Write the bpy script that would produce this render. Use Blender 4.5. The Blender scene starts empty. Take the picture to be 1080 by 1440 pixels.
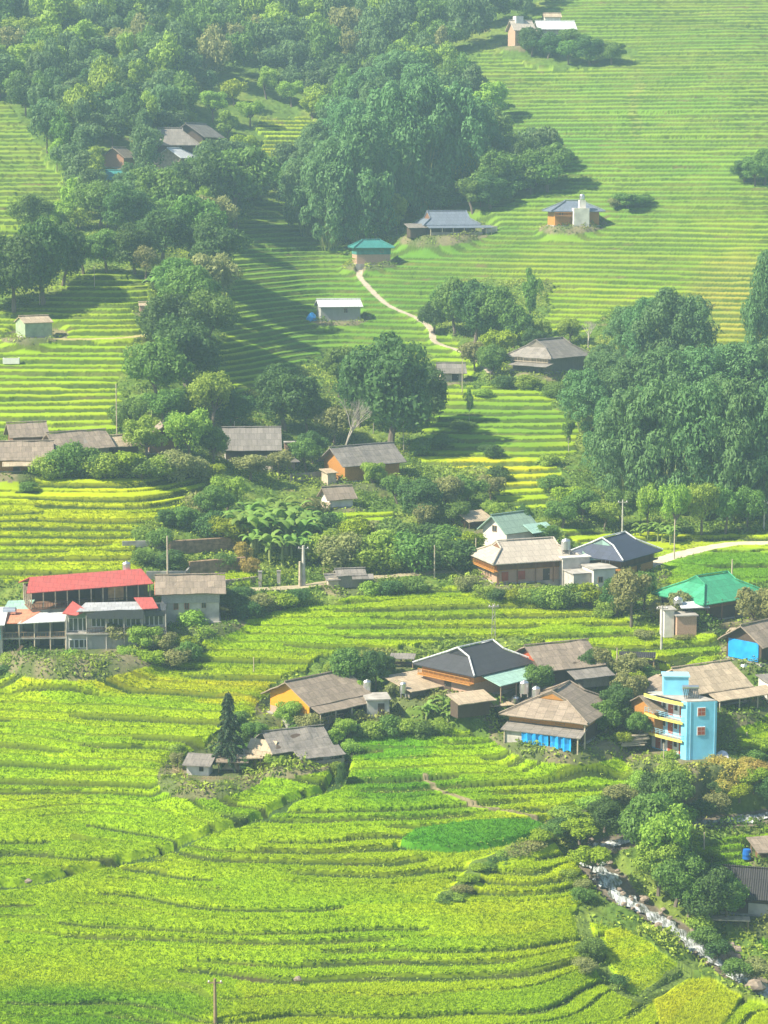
import bpy, bmesh, math, random
import numpy as np
from mathutils import Vector

# ------------------------------------------------------------------ camera, sky, sun, exposure
F, PITCH, CAMZ = 3080.0, math.radians(8.8), 100.0
SC = bpy.context.scene
COL = SC.collection
cam_data = bpy.data.cameras.new('camera')
cam = bpy.data.objects.new('camera', cam_data)
COL.objects.link(cam)
cam.location = (0, 0, CAMZ)
cam.rotation_euler = (math.pi / 2 - PITCH, 0, 0)
cam_data.sensor_fit = 'VERTICAL'
cam_data.sensor_height = 36.0
cam_data.lens = 36.0 * F / 1440.0
cam_data.clip_start, cam_data.clip_end = 1.0, 6000.0
SC.camera = cam

SUN_DIR = Vector((-0.93, -0.30, 0.0)).normalized()
SUN_EL = math.radians(45)
world = bpy.data.worlds.new('World')
SC.world = world
world.use_nodes = True
wn = world.node_tree
sky = wn.nodes.new('ShaderNodeTexSky')
sky.sky_type = 'NISHITA'
sky.sun_disc = False
sky.sun_elevation = SUN_EL
sky.sun_rotation = math.atan2(SUN_DIR.x, SUN_DIR.y)
wn.links.new(sky.outputs[0], wn.nodes['Background'].inputs[0])
wn.nodes['Background'].inputs[1].default_value = 0.085
sl = bpy.data.lights.new('sun', 'SUN')
sl.energy = 5.0
sl.angle = math.radians(1.0)
sl.color = (1.0, 0.91, 0.73)
sun = bpy.data.objects.new('sun', sl)
COL.objects.link(sun)
sd = Vector((SUN_DIR.x * math.cos(SUN_EL), SUN_DIR.y * math.cos(SUN_EL), math.sin(SUN_EL)))
sun.rotation_euler = (-sd).to_track_quat('-Z', 'Y').to_euler()
sun.location = (-200, 200, 400)
vs = SC.view_settings
vs.view_transform, vs.look = 'Standard', 'None'
vs.exposure, vs.gamma, vs.use_curve_mapping = 1.12, 1.0, False
HAZE_DENSITY, HAZE_COL = 0.00033, (0.54, 0.80, 1.0)
try:
    SC.cycles.max_bounces = 6
    SC.cycles.diffuse_bounces = 3
    SC.cycles.volume_bounces = 1
    SC.cycles.transparent_max_bounces = 6
    SC.cycles.use_denoising = True
except Exception:
    pass

# ------------------------------------------------------------------ helpers
rng = np.random.default_rng(7)
random.seed(7)
CP, SP = math.cos(PITCH), math.sin(PITCH)


def lin(c):
    c = c.lstrip('#')
    return tuple(((int(c[i:i + 2], 16) / 255 + 0.055) / 1.055) ** 2.4 if int(c[i:i + 2], 16) > 10 else int(c[i:i + 2], 16) / 255 / 12.92 for i in (0, 2, 4))


def tag(o, label=None, cat=None, group=None, kind=None):
    if label: o['label'] = label
    if cat: o['category'] = cat
    if group: o['group'] = group
    if kind: o['kind'] = kind
    return o


def empty(name, loc, rz=0.0):
    o = bpy.data.objects.new(name, None)
    o.empty_display_size = 0.5
    COL.objects.link(o)
    o.location = loc
    o.rotation_euler = (0, 0, rz)
    return o


def np_mesh(name, V, Q, T=None, col=None, smooth=False):
    """mesh from vertex array, quads and triangles"""
    me = bpy.data.meshes.new(name)
    V = np.asarray(V, np.float32)
    nq = 0 if Q is None else len(Q)
    nt = 0 if T is None else len(T)
    me.vertices.add(len(V))
    me.vertices.foreach_set('co', V.ravel())
    loops = []
    starts = []
    if nq:
        loops.append(np.asarray(Q, np.int32).ravel())
        starts.append(np.arange(nq, dtype=np.int32) * 4)
    if nt:
        loops.append(np.asarray(T, np.int32).ravel())
        starts.append(nq * 4 + np.arange(nt, dtype=np.int32) * 3)
    loops = np.concatenate(loops)
    me.loops.add(len(loops))
    me.loops.foreach_set('vertex_index', loops)
    me.polygons.add(nq + nt)
    me.polygons.foreach_set('loop_start', np.concatenate(starts))
    if smooth:
        me.polygons.foreach_set('use_smooth', np.ones(nq + nt, bool))
    if col is not None:
        a = me.color_attributes.new('Col', 'FLOAT_COLOR', 'POINT')
        c4 = np.ones((len(V), 4), np.float32)
        c4[:, :3] = col
        a.data.foreach_set('color', c4.ravel())
    me.update(calc_edges=True)
    return me


def link(name, me, mat=None, parent=None):
    if mat is not None:
        me.materials.append(mat)
    o = bpy.data.objects.new(name, me)
    COL.objects.link(o)
    if parent is not None:
        o.parent = parent
    return o


# ---- value noise
def _hash(ix, iy, seed):
    h = (ix.astype(np.int64) * 374761393 + iy.astype(np.int64) * 668265263 + seed * 974634577) & 0xFFFFFFFF
    h = ((h ^ (h >> 13)) * 1274126177) & 0xFFFFFFFF
    return ((h ^ (h >> 16)) & 0xFFFFFF).astype(np.float64) / 0xFFFFFF


def vnoise(x, y, seed=0):
    x = np.asarray(x, np.float64); y = np.asarray(y, np.float64)
    ix, iy = np.floor(x), np.floor(y)
    fx, fy = x - ix, y - iy
    fx = fx * fx * (3 - 2 * fx); fy = fy * fy * (3 - 2 * fy)
    a = _hash(ix, iy, seed); b = _hash(ix + 1, iy, seed)
    c = _hash(ix, iy + 1, seed); d = _hash(ix + 1, iy + 1, seed)
    return (a + (b - a) * fx + (c - a) * fy + (a - b - c + d) * fx * fy) * 2 - 1


def fbm(x, y, seed=0, octv=3):
    s, a, t = 0.0, 1.0, 0.0
    for k in range(octv):
        s = s + a * vnoise(x * 2 ** k, y * 2 ** k, seed + 17 * k)
        t += a
        a *= 0.5
    return s / t


def sstep(a, b, x):
    t = np.clip((x - a) / (b - a), 0, 1)
    return t * t * (3 - 2 * t)


# ------------------------------------------------------------------ materials
def new_mat(name):
    m = bpy.data.materials.new(name)
    m.use_nodes = True
    return m, m.node_tree.nodes, m.node_tree.links, m.node_tree.nodes['Principled BSDF']


def mat_simple(name, color, rough=0.8, metal=0.0, var=0.25, scale=1.5, bump=0.15, spec=0.3):
    """a base colour broken by two scales of noise"""
    m, n, l, b = new_mat(name)
    tc = n.new('ShaderNodeTexCoord')
    nz = n.new('ShaderNodeTexNoise'); nz.inputs['Scale'].default_value = scale; nz.inputs['Detail'].default_value = 6
    l.new(tc.outputs['Object'], nz.inputs['Vector'])
    r = n.new('ShaderNodeValToRGB')
    r.color_ramp.elements[0].position, r.color_ramp.elements[1].position = 0.3, 0.7
    r.color_ramp.elements[0].color = (*[c * (1 - var) for c in color], 1)
    r.color_ramp.elements[1].color = (*[min(1, c * (1 + var)) for c in color], 1)
    l.new(nz.outputs['Fac'], r.inputs['Fac'])
    l.new(r.outputs['Color'], b.inputs['Base Color'])
    b.inputs['Roughness'].default_value = rough
    b.inputs['Metallic'].default_value = metal
    b.inputs['Specular IOR Level'].default_value = spec
    if bump:
        bp = n.new('ShaderNodeBump'); bp.inputs['Strength'].default_value = bump
        l.new(nz.outputs['Fac'], bp.inputs['Height']); l.new(bp.outputs[0], b.inputs['Normal'])
    return m


def mat_striped(name, color, axis='X', freq=4.0, depth=0.5, rough=0.7, stain=0.35, stain_col=(0.03, 0.025, 0.02), metal=0.0, amt=0.25):
    """corrugated sheets or planks: ridges along one axis, rain stains and patches of its own"""
    m, n, l, b = new_mat(name)
    tc = n.new('ShaderNodeTexCoord')
    wv = n.new('ShaderNodeTexWave'); wv.wave_type = 'BANDS'; wv.bands_direction = axis
    wv.inputs['Scale'].default_value = freq; wv.inputs['Distortion'].default_value = 0.4
    l.new(tc.outputs['Object'], wv.inputs['Vector'])
    mp = n.new('ShaderNodeMapping')
    mp.inputs['Scale'].default_value = (1.6, 0.35, 0.35) if axis == 'X' else (0.35, 1.6, 0.35) if axis == 'Y' else (0.5, 0.5, 2)
    l.new(tc.outputs['Object'], mp.inputs['Vector'])
    nz = n.new('ShaderNodeTexNoise'); nz.inputs['Scale'].default_value = 1.4; nz.inputs['Detail'].default_value = 7; nz.inputs['Roughness'].default_value = 0.65
    l.new(mp.outputs[0], nz.inputs['Vector'])
    nf = n.new('ShaderNodeTexNoise'); nf.inputs['Scale'].default_value = 7; nf.inputs['Detail'].default_value = 4
    l.new(tc.outputs['Object'], nf.inputs['Vector'])
    mx = n.new('ShaderNodeMixRGB'); mx.blend_type = 'MULTIPLY'; mx.inputs['Fac'].default_value = amt
    mx.inputs['Color1'].default_value = (*color, 1); l.new(wv.outputs['Color'], mx.inputs['Color2'])
    r = n.new('ShaderNodeValToRGB'); r.color_ramp.elements[0].position, r.color_ramp.elements[1].position = 0.42, 0.78
    r.color_ramp.elements[1].color = (stain, stain, stain, 1)
    l.new(nz.outputs['Fac'], r.inputs['Fac'])
    mx2 = n.new('ShaderNodeMixRGB'); l.new(r.outputs['Color'], mx2.inputs['Fac'])
    l.new(mx.outputs[0], mx2.inputs['Color1']); mx2.inputs['Color2'].default_value = (*stain_col, 1)
    mx3 = n.new('ShaderNodeMixRGB'); mx3.blend_type = 'OVERLAY'; mx3.inputs['Fac'].default_value = 0.45
    l.new(mx2.outputs[0], mx3.inputs['Color1']); l.new(nf.outputs['Fac'], mx3.inputs['Color2'])
    l.new(mx3.outputs[0], b.inputs['Base Color'])
    if name.startswith('roof'):
        bk = n.new('ShaderNodeTexBrick'); bk.inputs['Scale'].default_value = 1.0
        bk.inputs['Brick Width'].default_value = 0.9; bk.inputs['Row Height'].default_value = 1.15; bk.inputs['Mortar Size'].default_value = 0.035; bk.inputs['Mortar Smooth'].default_value = 0.4
        q = 0.09 if stain < 0.3 else 0.17
        bk.inputs['Color1'].default_value = (1 + q, 1 + q, 1 + q, 1); bk.inputs['Color2'].default_value = (1 - q, 1 - q, 1 - q, 1); bk.inputs['Mortar'].default_value = (0.5, 0.5, 0.5, 1)
        l.new(tc.outputs['Object'], bk.inputs['Vector'])
        mb = n.new('ShaderNodeMixRGB'); mb.blend_type = 'MULTIPLY'; mb.inputs['Fac'].default_value = 0.8
        l.new(mx3.outputs[0], mb.inputs['Color1']); l.new(bk.outputs['Color'], mb.inputs['Color2']); l.new(mb.outputs[0], b.inputs['Base Color'])
    b.inputs['Roughness'].default_value = rough; b.inputs['Metallic'].default_value = metal
    b.inputs['Specular IOR Level'].default_value = 0.3
    bp = n.new('ShaderNodeBump'); bp.inputs['Strength'].default_value = depth; bp.inputs['Distance'].default_value = 0.05
    l.new(wv.outputs['Fac'], bp.inputs['Height']); l.new(bp.outputs[0], b.inputs['Normal'])
    return m


def mat_leaf(name, color, var=0.3, trans=0.42, attr=False, hue=0.03):
    m, n, l, b = new_mat(name)
    oi = n.new('ShaderNodeObjectInfo')
    geo = n.new('ShaderNodeNewGeometry')
    hsv = n.new('ShaderNodeHueSaturation')
    if attr:
        at = n.new('ShaderNodeVertexColor'); at.layer_name = 'Col'
        l.new(at.outputs['Color'], hsv.inputs['Color'])
    else:
        hsv.inputs['Color'].default_value = (*color, 1)
    nz = n.new('ShaderNodeTexNoise'); nz.inputs['Scale'].default_value = 0.45; nz.inputs['Detail'].default_value = 3
    l.new(geo.outputs['Position'], nz.inputs['Vector'])
    a1 = n.new('ShaderNodeMath'); a1.operation = 'MULTIPLY_ADD'
    l.new(geo.outputs['Random Per Island'], a1.inputs[0]); a1.inputs[1].default_value = var * 1.3; a1.inputs[2].default_value = 1 - var * 1.15
    a2 = n.new('ShaderNodeMath'); a2.operation = 'MULTIPLY_ADD'
    l.new(oi.outputs['Random'], a2.inputs[0]); a2.inputs[1].default_value = var * 0.9; l.new(a1.outputs[0], a2.inputs[2])
    a3 = n.new('ShaderNodeMath'); a3.operation = 'MULTIPLY_ADD'
    l.new(nz.outputs['Fac'], a3.inputs[0]); a3.inputs[1].default_value = var; l.new(a2.outputs[0], a3.inputs[2])
    l.new(a3.outputs[0], hsv.inputs['Value'])
    h1 = n.new('ShaderNodeMath'); h1.operation = 'MULTIPLY_ADD'
    l.new(oi.outputs['Random'], h1.inputs[0]); h1.inputs[1].default_value = hue; h1.inputs[2].default_value = 0.5 - hue / 2
    l.new(h1.outputs[0], hsv.inputs['Hue'])
    l.new(hsv.outputs[0], b.inputs['Base Color'])
    b.inputs['Roughness'].default_value = 0.6
    b.inputs['Specular IOR Level'].default_value = 0.25
    if trans:
        tr = n.new('ShaderNodeBsdfTranslucent')
        l.new(hsv.outputs[0], tr.inputs['Color'])
        ms = n.new('ShaderNodeMixShader'); ms.inputs[0].default_value = trans
        l.new(b.outputs[0], ms.inputs[1]); l.new(tr.outputs[0], ms.inputs[2])
        l.new(ms.outputs[0], n['Material Output'].inputs['Surface'])
    return m


def mat_ground(name, scale=2.5, bump=0.4, fac=0.4):
    m, n, l, b = new_mat(name)
    at = n.new('ShaderNodeVertexColor'); at.layer_name = 'Col'
    geo = n.new('ShaderNodeNewGeometry')
    nz = n.new('ShaderNodeTexNoise'); nz.inputs['Scale'].default_value = scale; nz.inputs['Detail'].default_value = 5
    l.new(geo.outputs['Position'], nz.inputs['Vector'])
    mx = n.new('ShaderNodeMixRGB'); mx.blend_type = 'OVERLAY'; mx.inputs['Fac'].default_value = fac
    l.new(at.outputs['Color'], mx.inputs['Color1']); l.new(nz.outputs['Fac'], mx.inputs['Color2'])
    l.new(mx.outputs[0], b.inputs['Base Color'])
    b.inputs['Roughness'].default_value = 0.95; b.inputs['Specular IOR Level'].default_value = 0.1
    bp = n.new('ShaderNodeBump'); bp.inputs['Strength'].default_value = bump; bp.inputs['Distance'].default_value = 0.2
    l.new(nz.outputs['Fac'], bp.inputs['Height']); l.new(bp.outputs[0], b.inputs['Normal'])
    return m


M = {}
M['ground'] = mat_ground('hill_soil_and_grass')
M['rice'] = mat_ground('rice_canopy', 6.0, 0.2, 0.18)
M['blade'] = mat_leaf('rice_blade', None, 0.05, 0.5, attr=True, hue=0)
M['weed'] = mat_leaf('weed_leaf', None, 0.25, 0.25, attr=True, hue=0)
M['leaf_dark'] = mat_leaf('leaf_dark', (0.081, 0.160, 0.038))
M['leaf_mid'] = mat_leaf('leaf_mid', (0.143, 0.255, 0.046))
M['leaf_light'] = mat_leaf('leaf_light', (0.274, 0.406, 0.052))
M['leaf_bright'] = mat_leaf('leaf_bright', (0.27, 0.36, 0.02))
M['leaf_olive'] = mat_leaf('leaf_olive', (0.265, 0.282, 0.096))
M['leaf_bamboo'] = mat_leaf('leaf_bamboo', (0.123, 0.243, 0.077))
M['leaf_forest'] = mat_leaf('leaf_forest', (0.122, 0.208, 0.070), 0.35)
M['leaf_yellow'] = mat_leaf('leaf_yellow', (0.42, 0.36, 0.08))
M['leaf_banana'] = mat_leaf('leaf_banana', (0.20, 0.33, 0.06), 0.3, 0.45)
M['bark'] = mat_simple('bark', (0.16, 0.13, 0.10), 0.95, 0, 0.35, 3, 0.4)
M['bark_pale'] = mat_simple('bark_pale', (0.42, 0.38, 0.31), 0.9, 0, 0.3, 2, 0.3)
M['culm'] = mat_simple('bamboo_culm', (0.22, 0.26, 0.08), 0.6)

R = {}
R['beige'] = mat_striped('roof_beige_sheet', (0.50, 0.44, 0.36), stain=0.18, stain_col=(0.2, 0.16, 0.12), amt=0.15)
R['brown'] = mat_striped('roof_brown_fibre', (0.33, 0.265, 0.20), stain=0.5, stain_col=(0.12, 0.095, 0.07))
R['grey'] = mat_striped('roof_grey_fibre', (0.27, 0.245, 0.215), stain=0.5, stain_col=(0.10, 0.085, 0.07))
R['tan'] = mat_striped('roof_tan_fibre', (0.52, 0.42, 0.29), stain=0.4, stain_col=(0.22, 0.15, 0.09))
R['black'] = mat_striped('roof_black_fibre', (0.055, 0.052, 0.055), 'X', 1.3, 0.9, amt=0.75, stain=0.3, stain_col=(0.02, 0.02, 0.02))
R['navy'] = mat_striped('roof_navy_sheet', (0.055, 0.07, 0.115), rough=0.55, stain=0.12)
R['charcoal'] = mat_striped('roof_charcoal_sheet', (0.05, 0.052, 0.06), rough=0.55, stain=0.12)
R['red'] = mat_striped('roof_red_sheet', (0.50, 0.10, 0.085), rough=0.55, stain=0.25, stain_col=(0.36, 0.2, 0.17), amt=0.12)
R['salmon'] = mat_striped('roof_salmon_sheet', (0.72, 0.27, 0.16), rough=0.6, stain=0.2, stain_col=(0.3, 0.15, 0.1), amt=0.12)
R['green'] = mat_striped('roof_green_sheet', (0.05, 0.33, 0.17), rough=0.55, stain=0.3, stain_col=(0.1, 0.4, 0.25), amt=0.12)
R['mint'] = mat_striped('roof_mint_sheet', (0.33, 0.52, 0.44), rough=0.5, stain=0.15, stain_col=(0.2, 0.3, 0.25), amt=0.12)
R['sage'] = mat_striped('roof_sage_sheet', (0.26, 0.38, 0.30), rough=0.55, stain=0.2, stain_col=(0.15, 0.2, 0.15), amt=0.12)
R['teal'] = mat_striped('roof_teal_sheet', (0.05, 0.26, 0.24), rough=0.5, stain=0.1)
R['white'] = mat_striped('roof_pale_metal', (0.66, 0.68, 0.68), rough=0.45, stain=0.25, stain_col=(0.4, 0.38, 0.35), amt=0.12)
R['steel'] = mat_striped('roof_blue_grey_sheet', (0.19, 0.23, 0.29), rough=0.5, stain=0.2, stain_col=(0.1, 0.1, 0.12))
W = {}
W['wood_orange'] = mat_striped('wall_orange_boards', (0.52, 0.24, 0.055), 'X', 2.2, 0.3, stain=0.25, stain_col=(0.22, 0.1, 0.04))
W['wood_yellow'] = mat_striped('wall_golden_boards', (0.72, 0.33, 0.02), 'Y', 1.6, 0.3, stain=0.2, stain_col=(0.35, 0.15, 0.03))
W['wood_brown'] = mat_striped('wall_brown_boards', (0.23, 0.125, 0.07), 'X', 2.5, 0.4, stain=0.4)
W['wood_dark'] = mat_striped('wall_dark_boards', (0.10, 0.07, 0.05), 'X', 2.5, 0.4, stain=0.4)
W['wood_grey'] = mat_striped('wall_weathered_boards', (0.30, 0.27, 0.225), 'X', 2.5, 0.4, stain=0.4, stain_col=(0.1, 0.08, 0.06))
W['bamboo'] = mat_striped('wall_woven_bamboo', (0.46, 0.36, 0.19), 'X', 5, 0.5, stain=0.4, stain_col=(0.2, 0.14, 0.07))
W['brick'] = mat_striped('wall_clay_brick', (0.44, 0.24, 0.15), 'Z', 3.5, 0.3, stain=0.35, stain_col=(0.25, 0.14, 0.09))
W['pinkbrick'] = mat_striped('wall_pale_brick', (0.52, 0.34, 0.24), 'Z', 3.5, 0.3, stain=0.3, stain_col=(0.3, 0.18, 0.12))
W['plaster'] = mat_simple('wall_cement_plaster', (0.44, 0.415, 0.37), 0.9, 0, 0.28, 0.9, 0.2)
W['plaster_pale'] = mat_simple('wall_pale_plaster', (0.62, 0.59, 0.53), 0.9, 0, 0.2, 0.9, 0.15)
W['concrete'] = mat_simple('concrete', (0.34, 0.32, 0.285), 0.95, 0, 0.35, 0.8, 0.3)
W['greenwall'] = mat_simple('wall_green_sheet', (0.30, 0.37, 0.24), 0.7, 0, 0.2)
W['blue'] = mat_simple('wall_sky_blue_paint', (0.20, 0.57, 0.78), 0.8, 0, 0.16, 0.5, 0.08)
W['paleblue'] = mat_simple('wall_pale_blue_paint', (0.30, 0.58, 0.72), 0.75, 0, 0.1, 0.8, 0.05)
W['yellow'] = mat_simple('trim_yellow_paint', (0.72, 0.62, 0.13), 0.75, 0, 0.1, 1.5, 0.05)
W['redwood'] = mat_simple('shutter_red_brown', (0.36, 0.085, 0.04), 0.6, 0, 0.2)
W['white'] = mat_simple('white_paint', (0.74, 0.73, 0.70), 0.7, 0, 0.08)
W['tarp'] = mat_simple('blue_tarp', (0.02, 0.30, 0.72), 0.45, 0, 0.2, 1.2, 0.5)
W['steel'] = mat_simple('stainless_steel', (0.62, 0.63, 0.64), 0.3, 0.85, 0.1)
W['glass'] = mat_simple('dark_window_glass', (0.045, 0.055, 0.06), 0.12, 0, 0.2, 0.7, 0, 0.6)
W['dark'] = mat_simple('dark_interior_timber', (0.035, 0.028, 0.022), 0.9)
W['timber'] = mat_simple('timber_post', (0.27, 0.19, 0.12), 0.85, 0, 0.3)
W['paletimber'] = mat_simple('pale_timber', (0.48, 0.40, 0.29), 0.85, 0, 0.3)
W['stone'] = mat_simple('river_stone', (0.25, 0.20, 0.155), 0.9, 0, 0.4, 1.3, 0.4)
W['barrel'] = mat_simple('blue_plastic', (0.015, 0.13, 0.45), 0.4, 0, 0.1)
W['sack'] = mat_simple('white_plastic_sheet', (0.66, 0.64, 0.66), 0.6, 0, 0.25, 3, 0.4)

# ------------------------------------------------------------------ the lie of the land
# heights come from surveyed spots: bearing column u, sight line v and distance y
UC = np.array([-500, 0, 200, 330, 450, 540, 720, 900, 1080, 1600.])
VC = np.array([1440, 1330, 1200, 1080, 1000, 925, 820, 740, 670, 600, 500, 400, 300, 200, 100, 0, -150.])
YC = np.array([
    # 1440 1330 1200 1080 1000 925  820  740  670  600  500  400  300  200  100   0  -150
    [203, 216, 233, 250, 263, 276, 290, 305, 320, 345, 376, 410, 470, 520, 575, 640, 730],
    [202, 215, 232, 249, 262, 275, 290, 305, 319, 347, 377, 410, 474, 522, 577, 640, 730],
    [201, 214, 231, 248, 261, 274, 290, 304, 318, 350, 376, 404, 480, 526, 580, 640, 730],
    [200, 213, 230, 247, 260, 273, 292, 312, 333, 358, 394, 440, 505, 550, 600, 650, 735],
    [200, 213, 230, 247, 260, 273, 294, 318, 342, 370, 420, 470, 520, 560, 606, 655, 738],
    [200, 213, 230, 247, 259, 272, 296, 321, 345, 374, 417, 464, 510, 552, 602, 653, 736],
    [200, 213, 230, 247, 259, 272, 297, 323, 346, 371, 410, 452, 496, 543, 594, 650, 735],
    [202, 217, 232, 248, 259, 272, 297, 328, 350, 373, 404, 442, 484, 532, 587, 646, 733],
    [206, 222, 236, 250, 261, 273, 297, 328, 350, 370, 398, 434, 474, 522, 580, 642, 730],
    [208, 224, 238, 252, 263, 275, 298, 328, 349, 366, 392, 425, 465, 512, 572, 640, 730]], float)


def vslope(v):
    t = (720 - v) / F
    return (-SP + t * CP) / (CP + t * SP)


GA = np.linspace(-0.75, 0.75, 301)
GY = np.concatenate([np.linspace(10, 190, 37)[:-1], np.linspace(190, 740, 551), np.linspace(745, 1400, 60)])


def build_base():
    vv = np.linspace(1440, -150, 700)
    Z = np.zeros((len(GA), len(GY)))
    rows = np.array([np.interp(-vv, -VC, YC[i]) for i in range(len(UC))])     # distance along v for each column
    t = (720 - vv) / F
    for i, a in enumerate(GA):
        u = np.clip(540 + a * F * (CP + t * SP), UC[0], UC[-1])
        j = np.clip(np.searchsorted(UC, u) - 1, 0, len(UC) - 2)
        w = (u - UC[j]) / (UC[j + 1] - UC[j])
        w = w * w * (3 - 2 * w) * 0.5 + w * 0.5
        k = np.arange(len(vv))
        y = rows[j, k] * (1 - w) + rows[j + 1, k] * w
        y = np.maximum.accumulate(y)
        z = y * vslope(vv)
        y0, z0 = y[0], z[0]
        ext_y = np.array([10, 25, 60, 100, 150, y0 - 15])
        ext_z = np.array([-14, -24, -58, -86, -88, z0 - 3.5])
        top_y = np.array([y[-1] + 60, y[-1] + 200, y[-1] + 420, 1500])
        top_z = z[-1] + np.array([6, 10, 4, 0])
        Z[i] = np.interp(GY, np.concatenate([ext_y, y, top_y]), np.concatenate([ext_z, z, top_z]))
    # soften the kinks between survey spots
    ker = np.exp(-0.5 * (np.arange(-9, 10) / 3.5) ** 2); ker /= ker.sum()
    Zp = np.pad(Z, ((0, 0), (9, 9)), mode='edge')
    Z = sum(ker[k] * Zp[:, k:k + Z.shape[1]] for k in range(19))
    ker = np.exp(-0.5 * (np.arange(-6, 7) / 2.2) ** 2); ker /= ker.sum()
    Zp = np.pad(Z, ((6, 6), (0, 0)), mode='edge')
    Z = sum(ker[k] * Zp[k:k + Z.shape[0]] for k in range(13))
    return Z + CAMZ


GZ = build_base()
GYI = np.arange(len(GY), dtype=float)


def H(x, y):
    x = np.asarray(x, float); y = np.asarray(y, float)
    a = np.clip((x / np.maximum(y, 1) - GA[0]) / (GA[1] - GA[0]), 0, len(GA) - 1.001)
    b = np.clip(np.interp(y, GY, GYI), 0, len(GY) - 1.001)
    i = a.astype(int); j = b.astype(int)
    fa, fb = a - i, b - j
    return (GZ[i, j] * (1 - fa) * (1 - fb) + GZ[i + 1, j] * fa * (1 - fb) + GZ[i, j + 1] * (1 - fa) * fb + GZ[i + 1, j + 1] * fa * fb)


def project(x, y, z):
    zc = z - CAMZ
    d = y * CP - zc * SP
    d = np.where(np.abs(d) < 1e-3, 1e-3, d)
    return 540 + F * x / d, 720 - F * (y * SP + zc * CP) / d


_ym = np.arange(185, 900, 0.25)


def at(u, v):
    """where the sight line (u, v) meets the land: world x, y, z"""
    s, t = (u - 540) / F, (720 - v) / F
    yy = CP + t * SP
    X = _ym * s / yy
    Zr = CAMZ + _ym * (-SP + t * CP) / yy
    hit = np.nonzero(Zr <= H(X, _ym))[0]
    k = hit[0] if len(hit) else len(_ym) - 1
    return float(X[k]), float(_ym[k]), float(H(X[k], _ym[k]))


def line_at(pts):
    return np.array([at(u, v) for u, v in pts])


def poly_dist(x, y, P):
    """distance to a polyline and the height along it"""
    best = np.full(x.shape, 1e9)
    zz = np.zeros(x.shape)
    for p, q in zip(P[:-1], P[1:]):
        d = q[:2] - p[:2]
        L2 = max(d @ d, 1e-9)
        t = np.clip(((x - p[0]) * d[0] + (y - p[1]) * d[1]) / L2, 0, 1)
        dd = np.hypot(x - p[0] - t * d[0], y - p[1] - t * d[1])
        m = dd < best
        best = np.where(m, dd, best)
        zz = np.where(m, p[2] + t * (q[2] - p[2]), zz)
    return best, zz


def smooth_line(P, n=6):
    """Catmull-Rom through the points"""
    P = np.asarray(P, float)
    Q = np.vstack([2 * P[0] - P[1], P, 2 * P[-1] - P[-2]])
    out = []
    for i in range(1, len(Q) - 2):
        for k in range(n):
            t = k / n
            out.append(0.5 * ((2 * Q[i]) + (-Q[i - 1] + Q[i + 1]) * t + (2 * Q[i - 1] - 5 * Q[i] + 4 * Q[i + 1] - Q[i + 2]) * t * t + (-Q[i - 1] + 3 * Q[i] - 3 * Q[i + 1] + Q[i + 2]) * t ** 3))
    out.append(Q[-2])
    return np.array(out)


def inside(u, v, poly):
    c = np.zeros(u.shape, bool)
    n = len(poly)
    for i in range(n):
        (x1, y1), (x2, y2) = poly[i], poly[(i + 1) % n]
        if y1 == y2:
            continue
        m = ((y1 > v) != (y2 > v)) & (u < (x2 - x1) * (v - y1) / (y2 - y1) + x1)
        c ^= m
    return c


WILD = [
    [(-900, -600), (760, -600), (772, 5), (715, 55), (650, 85), (625, 110), (660, 140), (690, 160), (705, 250), (780, 230), (800, 262), (690, 295), (600, 305), (545, 345), (490, 350), (430, 305), (385, 262), (318, 330), (325, 400), (305, 520), (310, 620), (165, 620), (170, 545), (185, 480), (200, 430), (215, 385), (100, 385), (60, 425), (0, 440), (-900, 440)],
    [(770, 570), (800, 525), (850, 440), (900, 425), (1000, 425), (1010, 490), (1080, 505), (1700, 480), (1700, 752), (880, 752), (785, 742), (770, 690), (800, 640), (812, 600)],
    [(610, 400), (720, 390), (770, 400), (765, 465), (860, 470), (835, 525), (800, 548), (700, 548), (635, 545), (690, 505), (625, 470)],
    [(690, 68), (720, 55), (800, 50), (885, 68), (892, 95), (770, 97), (700, 78)],
    [(-900, 600), (170, 612), (330, 560), (470, 490), (610, 500), (625, 560), (578, 630), (590, 655), (690, 660), (700, 708), (770, 722), (800, 760), (910, 780), (930, 820), (850, 862), (640, 828), (480, 848), (330, 872), (250, 940), (180, 955), (0, 960), (-900, 960), (-900, 822), (50, 818), (200, 806), (178, 752), (270, 705), (292, 670), (-900, 668)],
    [(380, 965), (470, 925), (600, 905), (740, 900), (850, 922), (910, 945), (1010, 930), (1060, 900), (1200, 890), (1200, 960), (1000, 975), (1006, 1076), (960, 1082), (900, 1052), (700, 1048), (600, 1022), (500, 1040), (482, 1072), (370, 1102), (240, 1104), (246, 1070), (310, 1040), (370, 1000)],
    [(850, 800), (930, 820), (1080, 822), (1200, 830), (1200, 925), (1000, 900), (930, 890), (870, 862)],
    [(775, 1178), (830, 1140), (930, 1085), (1010, 1070), (1080, 1050), (1700, 1040), (1700, 1150), (1080, 1168), (985, 1182), (970, 1215), (985, 1245), (1040, 1300), (1075, 1350), (1200, 1400), (1200, 1470), (1060, 1402), (960, 1352), (880, 1312), (815, 1290), (828, 1230)],
]
RICE = [
    [(-900, 120), (0, 142), (38, 175), (95, 262), (106, 305), (62, 338), (0, 345), (-900, 345)],
    [(362, 166), (432, 164), (437, 186), (398, 222), (372, 226)],
    [(482, 726), (552, 724), (556, 740), (500, 744)],
    [(300, 806), (362, 803), (362, 816), (300, 820)],
]

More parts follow.
